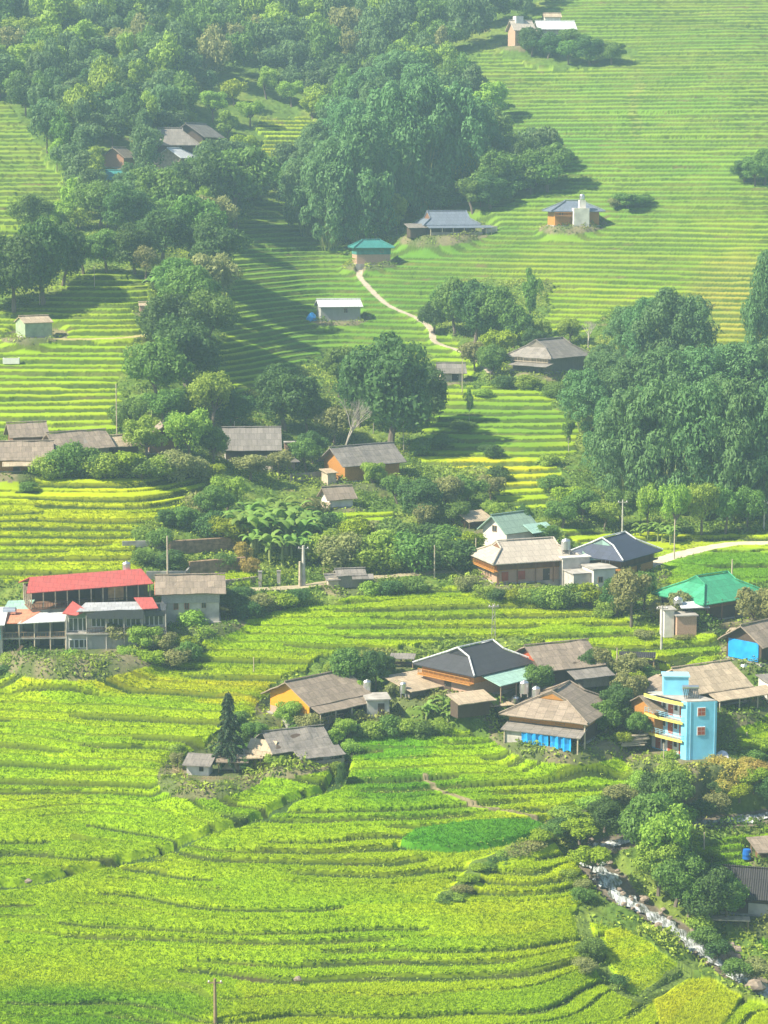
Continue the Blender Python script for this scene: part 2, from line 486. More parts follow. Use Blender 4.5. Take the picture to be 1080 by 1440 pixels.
# lines on the land: (points, half width)
STREAM = smooth_line(line_at([(1150, 1112), (1080, 1132), (1010, 1140), (950, 1146), (890, 1164), (838, 1178), (834, 1196), (852, 1216), (872, 1244), (916, 1268), (958, 1298), (1012, 1338), (1090, 1388)]))
DITCH = smooth_line(line_at([(-60, 1262), (0, 1252), (60, 1240), (150, 1212), (240, 1190), (330, 1166), (372, 1150), (420, 1130), (470, 1112), (482, 1080)]))
FOOT = smooth_line(line_at([(520, 372), (505, 385), (515, 402), (545, 430), (585, 448), (606, 464), (612, 482), (650, 496), (672, 508), (692, 528)]))
ROAD = smooth_line(line_at([(1180, 764), (1080, 766), (1030, 768), (980, 777), (930, 790), (890, 806)]))
TRACK = smooth_line(line_at([(300, 838), (350, 832), (420, 828), (490, 818), (560, 812), (640, 806)]))
YARD = smooth_line(line_at([(60, 479), (110, 479), (170, 478), (205, 474)]))
TANB = smooth_line(line_at([(598, 1098), (606, 1108), (640, 1125), (690, 1138), (740, 1143), (775, 1152)]))
BUSHY = smooth_line(line_at([(628, 1268), (640, 1264), (660, 1240), (672, 1226), (720, 1212), (765, 1190), (782, 1168)]))
WALLB = smooth_line(line_at([(770, 1150), (800, 1138), (860, 1122), (920, 1098)]))
LOBE_SHADE = smooth_line(line_at([(560, 1188), (580, 1196), (630, 1199), (690, 1194), (740, 1180), (768, 1166)]))
SEDGE = smooth_line(line_at([(816, 1290), (832, 1330), (860, 1372), (900, 1395), (960, 1360), (990, 1350)]))

PADS = []          # x, y, z, radius: level ground under each house

# colour patches of the crop (riper, greener, or darkened to paint in the central gully's shade): u, v, half sizes, colour, weight
RIPE_SHADE = [
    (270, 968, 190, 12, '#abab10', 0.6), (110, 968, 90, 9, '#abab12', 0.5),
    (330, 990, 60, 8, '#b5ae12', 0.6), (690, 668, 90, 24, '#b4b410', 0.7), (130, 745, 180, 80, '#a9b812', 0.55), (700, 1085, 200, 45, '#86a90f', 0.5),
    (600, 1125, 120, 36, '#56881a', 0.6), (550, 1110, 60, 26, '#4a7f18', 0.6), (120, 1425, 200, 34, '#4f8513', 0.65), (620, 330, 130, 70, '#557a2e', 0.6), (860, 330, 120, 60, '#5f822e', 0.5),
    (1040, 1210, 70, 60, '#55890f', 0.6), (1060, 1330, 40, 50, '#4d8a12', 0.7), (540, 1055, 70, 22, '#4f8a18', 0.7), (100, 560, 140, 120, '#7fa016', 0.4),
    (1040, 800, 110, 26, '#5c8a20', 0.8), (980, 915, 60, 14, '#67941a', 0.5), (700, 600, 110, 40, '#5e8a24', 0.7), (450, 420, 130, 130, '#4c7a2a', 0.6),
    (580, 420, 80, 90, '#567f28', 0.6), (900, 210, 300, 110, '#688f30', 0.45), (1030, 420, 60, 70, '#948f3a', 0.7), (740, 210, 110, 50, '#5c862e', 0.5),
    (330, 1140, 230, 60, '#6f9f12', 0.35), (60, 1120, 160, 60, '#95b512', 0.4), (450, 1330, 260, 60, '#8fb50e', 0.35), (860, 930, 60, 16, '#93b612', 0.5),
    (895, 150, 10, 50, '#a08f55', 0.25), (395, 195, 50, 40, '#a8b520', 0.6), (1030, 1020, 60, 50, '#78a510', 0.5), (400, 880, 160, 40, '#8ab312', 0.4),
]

# plots planted apart from the rest
PLOTS = [([(562, 1186), (585, 1170), (640, 1160), (700, 1152), (745, 1150), (772, 1160), (745, 1180), (690, 1196), (625, 1201), (580, 1198)], '#4c8418'),
         ([(850, 1312), (900, 1302), (960, 1338), (942, 1362), (905, 1392), (872, 1372), (852, 1338)], '#98a812'), ([(920, 1400), (965, 1372), (1010, 1368), (1046, 1390), (1010, 1450), (930, 1450)], '#9ca810')]
STEP_Z = np.array([0, 36, 50, 75, 90, 110, 400.])
STEP_S = np.array([0.55, 0.58, 0.72, 0.84, 0.95, 1.05, 1.05])
_kz = np.arange(-60, 420, 0.05)
_kk = np.concatenate([[0], np.cumsum(0.05 / np.interp(_kz[:-1], STEP_Z, STEP_S))])


def terrain(x, y):
    """final land: height, colour, class (0 land, 1 rice, 2 path, 3 road) and wildness for arrays x, y"""
    h = H(x, y)
    u, v = project(x, y, h)
    ju = u + 9 * vnoise(x / 4.0, y / 4.0, 5) + 5 * vnoise(x / 1.3, y / 1.3, 6)
    jv = v + 4 * vnoise(x / 4.0, y / 4.0, 8) + 3 * vnoise(x / 1.3, y / 1.3, 9)
    wild = np.zeros(h.shape, bool)
    for p in WILD:
        wild |= inside(ju, jv, p)
    for p in RICE:
        wild &= ~inside(ju, jv, p)
    wild |= (y > 690) | (y < 150)
    # terraces
    near = sstep(300, 240, y)
    n = 0.55 * fbm(x / 30, y / 22, 11) + sstep(380, 450, y) * 1.1 * fbm(x / 42, y / 36, 23, 2) + near * 1.9 * fbm(x / 17, y / 15, 21, 2) + (0.10 - 0.07 * near) * vnoise(x / 3.5, y / 3.5, 31) + (0.05 - 0.035 * near) * vnoise(x / 1.1, y / 1.1, 33)
    hn = h + n * np.interp(h, STEP_Z, STEP_S) / 0.75
    k = np.interp(hn, _kz, _kk)
    # plots along a terrace are cut by small jogs
    cell = np.floor(x / 19.0 + 0.6 * vnoise(x / 40, y / 9, 41) + 0.37 * np.floor(k * 0.5))
    jog = (_hash(cell, np.floor(k * 0.25), 51) - 0.5) * 0.30
    k = k + jog * sstep(200, 330, y) * 0.7
    ki = np.floor(k)
    f = k - ki
    z0 = np.interp(ki, _kk, _kz); z1 = np.interp(ki + 1, _kk, _kz)
    s = z1 - z0
    e = 0.8
    slope = np.hypot(H(x + e, y) - H(x - e, y), H(x, y + e) - H(x, y - e)) / (2 * e)
    g = slope / s
    crop = np.interp(y, [200, 280, 330], [0.55, 0.55, 0.48])
    b = np.clip(0.34 * g, 0.03, 0.16)
    ew = np.clip(0.22 * g, 0.02, 0.10)
    w = np.clip(0.45 * g, 0.05, 0.26)
    rise = np.clip((f - (1 - w)) / w, 0, 1)
    up = np.clip((f - b) / ew, 0, 1)
    on = (f >= b) & (f < 1 - w)
    top = z0 + crop * up
    zt = np.where(f < 1 - w, top, np.maximum(top, 0) * (1 - rise) + z1 * rise)
    # some plots share a level: the step between them fades out along the slope
    q = 0.5 + 0.5 * vnoise(x / 21 + ki * 5.7, ki * 3.31 + y / 60, 57) + 0.10 * vnoise(x / 6 + ki * 2.1, ki * 1.7, 58)
    mrg = sstep(0.44, 0.58, q) * np.interp(y, [200, 285, 330, 400], [0.95, 0.8, 0.45, 0.35])
    for poly, _c in PLOTS:
        mrg = np.where(inside(u, v, poly), 1.0, mrg)
    zt = zt * (1 - mrg) + (z0 + f * s + crop) * mrg
    on = on | (mrg > 0.55)
    up = np.maximum(up, mrg)
    rough = 0.5 * vnoise(x / 0.45, y / 0.45, 61) + 0.5 * vnoise(x / 0.9, y / 0.9, 62)
    zt = zt + np.where(on, 0.03 * rough * up, 0.08 * rough)
    canopy = on & (up > 0.88)
    # wild ground
    zw = h + 0.5 * fbm(x / 6, y / 6, 71) + 0.22 * rough
    z = np.where(wild, zw, zt)
    # colours
    base = np.empty(h.shape + (3,))
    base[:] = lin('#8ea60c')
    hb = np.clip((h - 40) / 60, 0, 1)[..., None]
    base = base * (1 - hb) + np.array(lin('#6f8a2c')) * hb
    for (cu, cv, ru, rv, c, wt) in RIPE_SHADE:
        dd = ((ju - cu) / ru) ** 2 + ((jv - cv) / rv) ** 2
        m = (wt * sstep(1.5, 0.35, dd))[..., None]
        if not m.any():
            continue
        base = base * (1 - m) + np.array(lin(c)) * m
    for poly, colr in PLOTS:
        m = inside(u, v, poly)
        base[m] = lin(colr)
    plot = _hash(cell, ki, 91) - 0.5
    patch = fbm(x / 9, y / 6, 95)
    mult = 1 + 0.16 * plot + 0.14 * patch + 0.05 * rough
    base = base * mult[..., None]
    base[..., 0] *= 1 + 0.16 * plot + 0.10 * vnoise(x / 14, y / 9, 97)
    weed = np.empty(h.shape + (3,))
    weed[:] = (0.085, 0.145, 0.022)
    wmix = sstep(-0.2, 0.5, fbm(x / 5, y / 5, 101))[..., None]
    weed = weed * (1 - 0.6 * wmix) + np.array((0.18, 0.215, 0.04)) * 0.6 * wmix
    soil = np.array((0.20, 0.135, 0.075))
    smix = sstep(0.45, 0.75, fbm(x / 7, y / 4, 103))[..., None]
    weed = weed * (1 - 0.55 * smix) + soil * 0.55 * smix
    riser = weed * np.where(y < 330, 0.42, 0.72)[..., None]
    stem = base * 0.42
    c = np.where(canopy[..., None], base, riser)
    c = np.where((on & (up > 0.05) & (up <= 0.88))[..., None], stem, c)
    c = np.where(wild[..., None], weed * (1 + 0.35 * rough[..., None]), c)
    cls = np.where(canopy & ~wild, 1, 0)
    # level yards
    for (px, py, pz, pr) in PADS:
        d = np.hypot(x - px, y - py)
        m = d < pr * 1.6
        if not m.any():
            continue
        t = sstep(pr * 1.5, pr, d[m])
        z[m] = z[m] * (1 - t) + (pz + 0.06 * rough[m]) * t
        q = t > 0.45
        idx = np.nonzero(m.ravel())[0] if m.ndim > 1 else np.nonzero(m)[0]
        cc = c.reshape(-1, 3); cl = cls.reshape(-1); ww = wild.reshape(-1)
        ii = idx[q]
        mix = (0.10 + 0.45 * sstep(-0.3, 0.5, vnoise(x.ravel()[ii] / 2.5, y.ravel()[ii] / 2.5, 111)))[:, None]
        cc[ii] = cc[ii] * 0 + np.array((0.075, 0.11, 0.028)) * (1 - mix) + np.array((0.26, 0.20, 0.135)) * mix
        cl[ii] = 0
        ww[ii] = True

    def strip(P, hw, edge, dz, colr, klass=None, level=True, rough_amt=0.25):
        bx = (x > P[:, 0].min() - 8) & (x < P[:, 0].max() + 8) & (y > P[:, 1].min() - 8) & (y < P[:, 1].max() + 8)
        if not bx.any():
            return
        d, lz = poly_dist(x[bx], y[bx], P)
        d = d + 0.25 * hw * vnoise(x[bx] / 1.2, y[bx] / 1.2, 121)
        t = sstep(hw + edge, hw, d)
        zb = z[bx]
        target = (lz if level else zb) + dz
        z[bx] = zb * (1 - t) + target * t
        m = d < hw + 0.15 * edge
        cb = c[bx]
        jit = (1 + rough_amt * rough[bx])[..., None]
        cb[m] = (np.array(colr) * jit)[m]
        c[bx] = cb
        kb = cls[bx]
        kb[d < hw + edge] = 0
        if klass:
            kb[m] = klass
        cls[bx] = kb
        wb = wild[bx]; wb[m] = False if klass else wb[m]; wild[bx] = wb
    strip(DITCH, 0.75, 0.5, -1.0, (0.04, 0.075, 0.018), level=False)
    strip(TANB, 0.25, 0.4, 0.1, (0.24, 0.20, 0.11), level=False)
    strip(LOBE_SHADE, 0.40, 0.3, -0.8, (0.03, 0.07, 0.015), level=False)  # dark colour and trench paint in the shadow line below the lobe
    strip(BUSHY, 0.7, 0.8, 0.3, (0.10, 0.15, 0.03), level=False)
    strip(WALLB, 0.8, 0.5, -0.9, (0.06, 0.07, 0.03))
    strip(SEDGE, 0.7, 0.6, -0.3, (0.11, 0.16, 0.03), level=False)
    strip(STREAM, 2.0, 1.6, -1.6, (0.16, 0.135, 0.10))
    strip(FOOT, 0.5, 0.9, 0.2, (0.42, 0.36, 0.27), 2)
    strip(YARD, 1.0, 1.0, 0.3, (0.36, 0.32, 0.13), 2)
    strip(TRACK, 0.9, 1.2, 0.3, (0.36, 0.31, 0.20), 2)
    strip(ROAD, 1.3, 1.2, 0.3, (0.50, 0.44, 0.33), 3)
    return z, np.clip(c, 0.005, 0.85), cls, wild


def ground(x, y):
    z, _, _, _ = terrain(np.array([float(x)]), np.array([float(y)]))
    return float(z[0])

# ------------------------------------------------------------------ where the houses stand (sight line to the middle of each floor, yard radius)
SITES = {
    'hotel': (120, 906, 11), 'grey_house': (268, 872, 7), 'beige': (738, 812, 8.5), 'navy': (862, 806, 7.5), 'concrete': (822, 828, 5),
    'sage': (716, 768, 4.5), 'green_roof': (1000, 862, 8.5), 'charcoal': (668, 966, 9), 'low_tan': (586, 975, 4.5), 'brown_gable': (782, 955, 6), 'orange': (445, 1002, 7),
    'cement_hut': (530, 1006, 3.2), 'grey_low': (412, 1062, 6.5), 'pig_shed': (300, 1088, 6), 'white_box': (462, 1072, 2.4), 'tarp_house': (788, 1030, 8),
    'blue_block': (960, 1062, 7), 'tan_complex': (985, 985, 8), 'edge_house': (1070, 925, 5), 'edge_hut': (1046, 906, 3), 'black_shed': (1068, 1278, 5),
    'edge_roof': (1086, 1208, 3), 'road_shed': (492, 826, 4), 'village_a': (24, 660, 6), 'village_b': (108, 646, 5.5), 'village_c': (38, 634, 4), 'village_d': (172, 640, 3.5),
    'village_e': (228, 636, 3.5), 'big_grey': (354, 644, 6.5), 'brick_box': (408, 636, 2), 'orange_gable': (505, 672, 8), 'small_hut': (474, 712, 4), 'tan_scrap': (668, 742, 3),
    'thatch': (772, 520, 7.5), 'thatch_hut': (634, 536, 4), 'white_shed': (476, 450, 6), 'teal': (522, 372, 6), 'steel_house': (628, 330, 10), 'tower_house': (806, 318, 7),
    'ridge_b': (276, 212, 7), 'ridge_a': (240, 222, 7), 'ridge_c': (250, 238, 6), 'ridge_hut': (168, 236, 5), 'ridge_teal': (150, 268, 5), 'top_tower': (732, 66, 6), 'top_shed': (780, 58, 7),
    'top_box': (776, 36, 4), 'green_hut': (48, 474, 5.5), 'field_hut': (204, 440, 2.5), 'leanto': (384, 660, 3), 'stilt_shelter': (566, 938, 2), 'bench_shelter': (896, 936, 2.5),
}
SITE = {}
for k_, (u_, v_, r_) in SITES.items():
    x_, y_, z_ = at(u_, v_)
    SITE[k_] = (x_, y_, z_)
    PADS.append((x_, y_, z_, r_ * 0.85))

# ------------------------------------------------------------------ land and rice
QUICK = False


def build_land():
    a = np.concatenate([np.linspace(-0.62, -0.20, 60)[:-1], np.arange(-0.20, 0.20, 0.00046), np.linspace(0.20, 0.62, 60)])
    y = np.concatenate([np.linspace(12, 188, 50)[:-1], np.arange(188, 300, 0.14), np.arange(300, 420, 0.20), np.arange(420, 480, 0.28), np.arange(480, 690, 0.36), np.linspace(690, 1250, 60)])
    na, ny = len(a), len(y)
    Y, A = np.meshgrid(y, a, indexing='ij')
    X = (A * Y)
    z, c, cls, wild = terrain(X.ravel(), Y.ravel())
    V = np.stack([X.ravel(), Y.ravel(), z], 1)
    i = np.arange((ny - 1) * (na - 1)).reshape(ny - 1, na - 1)
    r, q = np.divmod(i.ravel(), na - 1)
    v0 = r * na + q
    quads = np.stack([v0, v0 + 1, v0 + na + 1, v0 + na], 1)
    # a quad belongs to the rice if most of its corners do
    k = cls[quads]
    isr = (k == 1).sum(1) >= 2
    isp = (k == 2).sum(1) >= 2
    isd = (k == 3).sum(1) >= 2
    sets = [('hillside', ~(isr | isp | isd), M['ground'], 'structure'), ('rice_crop', isr, M['rice'], 'stuff'), ('footpath', isp, M['ground'], 'structure'), ('dirt_road', isd, M['ground'], 'structure')]
    for name, msk, mat, kind in sets:
        qs = quads[msk]
        used = np.unique(qs)
        remap = np.zeros(len(V), np.int32); remap[used] = np.arange(len(used))
        VV, CC = V[used], c[used]
        QQ = remap[qs]
        TT = None
        if name == 'rice_crop':
            bv, bt, bc = rice_blades()
            TT = bt + len(VV)
            VV = np.vstack([VV, bv]); CC = np.vstack([CC, bc])
        me = np_mesh(name, VV, QQ, TT, CC, smooth=False)
        o = link(name, me, mat)
        tag(o, {'hillside': 'terraced hillside of grassy banks, weeds and bare earth', 'rice_crop': 'ripening green and yellow rice standing on every terrace',
                'footpath': 'narrow pale dirt footpaths between the terraces', 'dirt_road': 'pale dirt road curving in at the right above the village'}[name],
            {'hillside': 'hillside', 'rice_crop': 'rice', 'footpath': 'path', 'dirt_road': 'road'}[name], None, kind)


def rice_blades():
    n = 520000
    yy = 196 + (312 - 196) * rng.random(n) ** 1.15
    xx = (rng.random(n) - 0.5) * 0.40 * yy
    z, c, cls, wild = terrain(xx, yy)
    m = cls == 1
    xx, yy, z, c = xx[m], yy[m], z[m], c[m]
    P = np.stack([xx, yy, z - 0.12], 1)
    Vs, Cs = [], []
    for k in range(3):
        n = len(P)
        ang = rng.random(n) * 2 * np.pi
        hgt = 0.20 + 0.18 * rng.random(n)
        wd = 0.03 + 0.03 * rng.random(n)
        lean = 0.10 + 0.22 * rng.random(n)
        d = np.stack([np.cos(ang), np.sin(ang), np.zeros(n)], 1)
        s = np.stack([-np.sin(ang), np.cos(ang), np.zeros(n)], 1)
        off = (rng.random((n, 3)) - 0.5) * np.array([0.25, 0.25, 0])
        b = P + off
        tip = b + d * lean[:, None]; tip[:, 2] += hgt
        tri = np.stack([b - s * wd[:, None], b + s * wd[:, None], tip], 1)
        Vs.append(tri.reshape(-1, 3))
        cc = c * (1.0 + 0.12 * rng.random((n, 1)))
        Cs.append(np.repeat(cc, 3, axis=0))
    V = np.vstack(Vs)
    T = np.arange(len(V), dtype=np.int32).reshape(-1, 3)
    return V, T, np.clip(np.vstack(Cs), 0.004, 0.8)


def rand_dirs(n, up=0.0, r=rng):
    d = r.normal(size=(n, 3)); d[:, 2] += up
    return d / np.linalg.norm(d, axis=1, keepdims=True)


def leaf_quads(P, N, size, r=rng, aspect=0.6, droop=0.0, T=None):
    """one bent rhombic leaf (or spray) per point"""
    n = len(P)
    if T is None:
        T = rand_dirs(n, 0, r)
    T = T - N * (T * N).sum(1, keepdims=True)
    T /= np.linalg.norm(T, axis=1, keepdims=True) + 1e-9
    B = np.cross(N, T)
    s = (size * (0.65 + 0.7 * r.random(n)))[:, None]
    p0 = P - T * s * 0.5
    p2 = P + T * s * 0.5
    p2[:, 2] -= droop * s[:, 0]
    p1 = P + B * s * aspect * 0.5 + N * s * 0.10
    p3 = P - B * s * aspect * 0.5 + N * s * 0.10
    V = np.stack([p0, p1, p2, p3], 1).reshape(-1, 3)
    Q = np.arange(n * 4, dtype=np.int32).reshape(-1, 4)
    return V, Q


def undergrowth():
    n = 560000
    yy = 198 + (500 - 198) * rng.random(n) ** 1.1
    xx = (rng.random(n) - 0.5) * 0.40 * yy
    clump = fbm(xx / 3.2, yy / 3.2, 131, 2)
    keep = rng.random(n) < sstep(-0.45, 0.35, clump) * 0.9 + 0.1
    xx, yy, clump = xx[keep], yy[keep], clump[keep]
    z, c, cls, wild = terrain(xx, yy)
    bank = (cls == 0) & ~wild & (yy < 330) & (rng.random(len(xx)) < 0.5)
    d, _ = poly_dist(xx, yy, STREAM)
    bush, _ = poly_dist(xx, yy, BUSHY)
    dz, _ = poly_dist(xx, yy, SEDGE)
    ok = (wild | bank) & (d > 2.3)
    for k_, (px, py, pz) in SITE.items():
        rr = SITES[k_][2] * 0.62
        ok &= np.hypot(xx - px, yy - py) > rr
    for P in (FOOT, ROAD, TRACK):
        dd, _ = poly_dist(xx, yy, P)
        ok &= dd > 1.0
    xx, yy, z, clump, wild, bush, dz = (q[ok] for q in (xx, yy, z, clump, wild, bush, dz))
    n = len(xx)
    hgt = np.where(wild, 0.25 + 1.1 * sstep(-0.1, 0.7, clump), 0.16)
    hgt = np.where((bush < 1.5) | (dz < 1.2), 0.9, hgt)
    P = np.stack([xx, yy, z + hgt * rng.random(n) ** 0.7], 1)
    N = rand_dirs(n, 0.9)
    size = np.where(wild, 0.34 + 0.22 * rng.random(n), 0.26)
    V, Q = leaf_quads(P, N, size, aspect=0.5, droop=0.15)
    t = sstep(-0.5, 0.6, fbm(xx / 7, yy / 7, 141, 3))[:, None]
    t2 = sstep(0.25, 0.6, fbm(xx / 9, yy / 9, 151, 2))[:, None]
    colr = np.array((0.10, 0.18, 0.022)) * (1 - t) + np.array((0.28, 0.36, 0.035)) * t
    colr = colr * (1 - 0.5 * t2) + np.array((0.27, 0.23, 0.07)) * 0.5 * t2
    colr = colr * (0.75 + 0.5 * rng.random((n, 1)))
    me = np_mesh('undergrowth', V, Q, None, np.repeat(colr, 4, axis=0))
    tag(link('undergrowth', me, M['weed']), 'low weeds and scrub covering the banks between houses and fields', 'undergrowth', None, 'stuff')


build_land()
undergrowth()


def build_stream():
    m, n, l, b = new_mat('rushing_water')
    geo = n.new('ShaderNodeNewGeometry')
    mp = n.new('ShaderNodeMapping'); mp.inputs['Rotation'].default_value = (0, 0, math.radians(-35)); mp.inputs['Scale'].default_value = (1.7, 0.45, 1)
    l.new(geo.outputs['Position'], mp.inputs['Vector'])
    nz = n.new('ShaderNodeTexNoise'); nz.inputs['Scale'].default_value = 1.3; nz.inputs['Detail'].default_value = 8; nz.inputs['Roughness'].default_value = 0.7; nz.inputs['Distortion'].default_value = 0.4
    l.new(mp.outputs[0], nz.inputs['Vector'])
    r = n.new('ShaderNodeValToRGB'); r.color_ramp.elements[0].position, r.color_ramp.elements[1].position = 0.42, 0.60
    r.color_ramp.elements[0].color = (0.10, 0.11, 0.09, 1); r.color_ramp.elements[1].color = (0.72, 0.76, 0.78, 1)
    l.new(nz.outputs['Fac'], r.inputs['Fac']); l.new(r.outputs['Color'], b.inputs['Base Color'])
    b.inputs['Roughness'].default_value = 0.22
    bp = n.new('ShaderNodeBump'); bp.inputs['Strength'].default_value = 0.7; bp.inputs['Distance'].default_value = 0.2
    l.new(nz.outputs['Fac'], bp.inputs['Height']); l.new(bp.outputs[0], b.inputs['Normal'])
    P = smooth_line(STREAM, 4)
    d = np.gradient(P[:, :2], axis=0); d /= np.linalg.norm(d, axis=1, keepdims=True)
    nn = np.stack([-d[:, 1], d[:, 0]], 1)
    k = 11
    V = []
    for i in range(len(P)):
        hw = 1.15 + 0.35 * math.sin(i * 0.23) + 0.25 * math.sin(i * 0.61)
        for j in range(k):
            t = (j / (k - 1) - 0.5) * 2
            x, y = P[i, 0] + nn[i, 0] * t * hw, P[i, 1] + nn[i, 1] * t * hw
            V.append((x, y, P[i, 2] - 1.25 + 0.12 * float(vnoise(x / 0.6, y / 0.6, 161)) - 0.15 * abs(t) ** 3))
    Q = [(i * k + j, i * k + j + 1, (i + 1) * k + j + 1, (i + 1) * k + j) for i in range(len(P) - 1) for j in range(k - 1)]
    me = np_mesh('stream', V, np.array(Q), smooth=True)
    tag(link('stream', me, m), 'white rushing mountain stream between boulders at the lower right', 'stream', None, 'structure')


build_stream()

# ------------------------------------------------------------------ mesh builder for made things
class MB:
    def __init__(s):
        s.v, s.f = [], []

    def poly(s, pts):
        i = len(s.v)
        s.v += [tuple(p) for p in pts]
        s.f.append(list(range(i, i + len(pts))))
        return s

    def hexa(s, p):
        """eight corners: bottom four then top four"""
        i = len(s.v)
        s.v += [tuple(q) for q in p]
        for f in ((3, 2, 1, 0), (4, 5, 6, 7), (0, 1, 5, 4), (1, 2, 6, 5), (2, 3, 7, 6), (3, 0, 4, 7)):
            s.f.append([i + k for k in f])
        return s

    def box(s, x0, y0, z0, x1, y1, z1):
        return s.hexa([(x0, y0, z0), (x1, y0, z0), (x1, y1, z0), (x0, y1, z0), (x0, y0, z1), (x1, y0, z1), (x1, y1, z1), (x0, y1, z1)])

    def prism(s, pts, x0, x1):
        """profile in (y, z) pulled along x"""
        i = len(s.v); n = len(pts)
        s.v += [(x0, y, z) for y, z in pts] + [(x1, y, z) for y, z in pts]
        s.f.append([i + k for k in range(n)][::-1]); s.f.append([i + n + k for k in range(n)])
        for k in range(n):
            s.f.append([i + k, i + (k + 1) % n, i + n + (k + 1) % n, i + n + k])
        return s

    def tube(s, pts, radii, n=8, cap=True):
        pts = [Vector(p) for p in pts]
        i0 = len(s.v)
        for k, p in enumerate(pts):
            d = (pts[min(k + 1, len(pts) - 1)] - pts[max(k - 1, 0)]).normalized()
            a = d.orthogonal().normalized(); b = d.cross(a)
            r = radii[k] if hasattr(radii, '__len__') else radii
            for j in range(n):
                t = 2 * math.pi * j / n
                s.v.append(tuple(p + (a * math.cos(t) + b * math.sin(t)) * r))
        for k in range(len(pts) - 1):
            for j in range(n):
                s.f.append([i0 + k * n + j, i0 + k * n + (j + 1) % n, i0 + (k + 1) * n + (j + 1) % n, i0 + (k + 1) * n + j])
        if cap:
            s.f.append([i0 + j for j in range(n)][::-1]); s.f.append([i0 + (len(pts) - 1) * n + j for j in range(n)])
        return s

    def lathe(s, prof, cx=0, cy=0, n=14):
        i0 = len(s.v)
        for r, z in prof:
            for j in range(n):
                t = 2 * math.pi * j / n
                s.v.append((cx + r * math.cos(t), cy + r * math.sin(t), z))
        for k in range(len(prof) - 1):
            for j in range(n):
                s.f.append([i0 + k * n + j, i0 + k * n + (j + 1) % n, i0 + (k + 1) * n + (j + 1) % n, i0 + (k + 1) * n + j])
        s.f.append([i0 + j for j in range(n)][::-1]); s.f.append([i0 + (len(prof) - 1) * n + j for j in range(n)])
        return s

    def build(s, name, mat, parent=None, smooth=False, solid=0.0, bevel=0.0):
        me = bpy.data.meshes.new(name)
        me.from_pydata(s.v, [], s.f)
        bm = bmesh.new(); bm.from_mesh(me)
        if solid:
            bmesh.ops.remove_doubles(bm, verts=bm.verts, dist=1e-4)
            bmesh.ops.recalc_face_normals(bm, faces=bm.faces)
            bmesh.ops.solidify(bm, geom=bm.faces[:], thickness=solid)
        bmesh.ops.recalc_face_normals(bm, faces=bm.faces)
        if bevel:
            bmesh.ops.bevel(bm, geom=bm.edges[:], offset=bevel, segments=1, affect='EDGES')
        bm.to_mesh(me); bm.free()
        if smooth:
            me.polygons.foreach_set('use_smooth', np.ones(len(me.polygons), bool))
        return link(name, me, mat, parent)


def wavy(me, amt, seed=0, cuts=6):
    """old roofs sag and their edges are ragged"""
    bm = bmesh.new(); bm.from_mesh(me)
    bmesh.ops.subdivide_edges(bm, edges=bm.edges[:], cuts=cuts, use_grid_fill=True)
    for v in bm.verts:
        v.co.z += amt * float(vnoise(v.co.x * 0.7 + seed, v.co.y * 0.7, 7)) + amt * 0.5 * float(vnoise(v.co.x * 2.1 + seed, v.co.y * 2.1, 9))
    bm.to_mesh(me); bm.free()


# ------------------------------------------------------------------ houses
def gable_roof(L, Wd, wh, rh, ov, endov, th=0.13):
    hy, sl_ = Wd / 2 + ov, rh / (Wd / 2)
    ze = wh - ov * sl_
    X = L / 2 + endov
    m = MB()
    m.poly([(-X, -hy, ze), (X, -hy, ze), (X, 0, wh + rh), (-X, 0, wh + rh)])
    m.poly([(X, hy, ze), (-X, hy, ze), (-X, 0, wh + rh), (X, 0, wh + rh)])
    return m


def hip_roof(L, Wd, wh, rh, ov, inset, g):
    """hipped roof with a small gable on top of each end"""
    sl_ = rh / (Wd / 2)
    X, Y = L / 2 + ov, Wd / 2 + ov
    ze = wh - ov * sl_
    zr = wh + rh
    hh = zr - ze
    rx = L / 2 - inset
    zg = ze + hh * g
    yg = Y * (1 - g)
    m = MB()
    for sy in (-1, 1):
        m.poly([(-X, sy * Y, ze), (X, sy * Y, ze), (rx, sy * yg, zg), (rx, 0, zr), (-rx, 0, zr), (-rx, sy * yg, zg)])
    for sx in (-1, 1):
        if g < 0.999:
            m.poly([(sx * X, -Y, ze), (sx * X, Y, ze), (sx * rx, yg, zg), (sx * rx, -yg, zg)])
        else:
            m.poly([(sx * X, -Y, ze), (sx * X, Y, ze), (sx * rx, 0, zr)])
    gb = []
    if g < 0.999:
        for sx in (-1, 1):
            xx = sx * (rx - 0.12)
            gb.append(MB()); gb[-1].poly([(xx, -yg * 0.97, zg), (xx, yg * 0.97, zg), (xx, 0, zr - 0.08)])
    ridge = [[(-rx, 0, zr + 0.16), (rx, 0, zr + 0.16)]]
    for sx in (-1, 1):
        for sy in (-1, 1):
            ridge.append([(sx * rx, sy * yg if g < 0.999 else 0, (zg if g < 0.999 else zr) + 0.15), (sx * X, sy * Y, ze + 0.15)])
            if g < 0.999:
                ridge.append([(sx * rx, 0, zr + 0.15), (sx * rx, sy * yg, zg + 0.15)])
    return m, gb, ridge


def put(side, L, Wd, pos, z, w, h, out=0.04, depth=0.06):
    """corner points of a box set on a wall side: f -y, b +y, l -x, r +x; pos along the wall"""
    if side in 'fb':
        s = -1 if side == 'f' else 1
        y0 = s * (Wd / 2 + out - depth / 2) if False else s * (Wd / 2 + out)
        a, b = sorted((y0, y0 - s * depth))
        return (pos - w / 2, a, z, pos + w / 2, b, z + h)
    s = -1 if side == 'l' else 1
    x0 = s * (L / 2 + out)
    a, b = sorted((x0, x0 - s * depth))
    return (a, pos - w / 2, z, b, pos + w / 2, z + h)


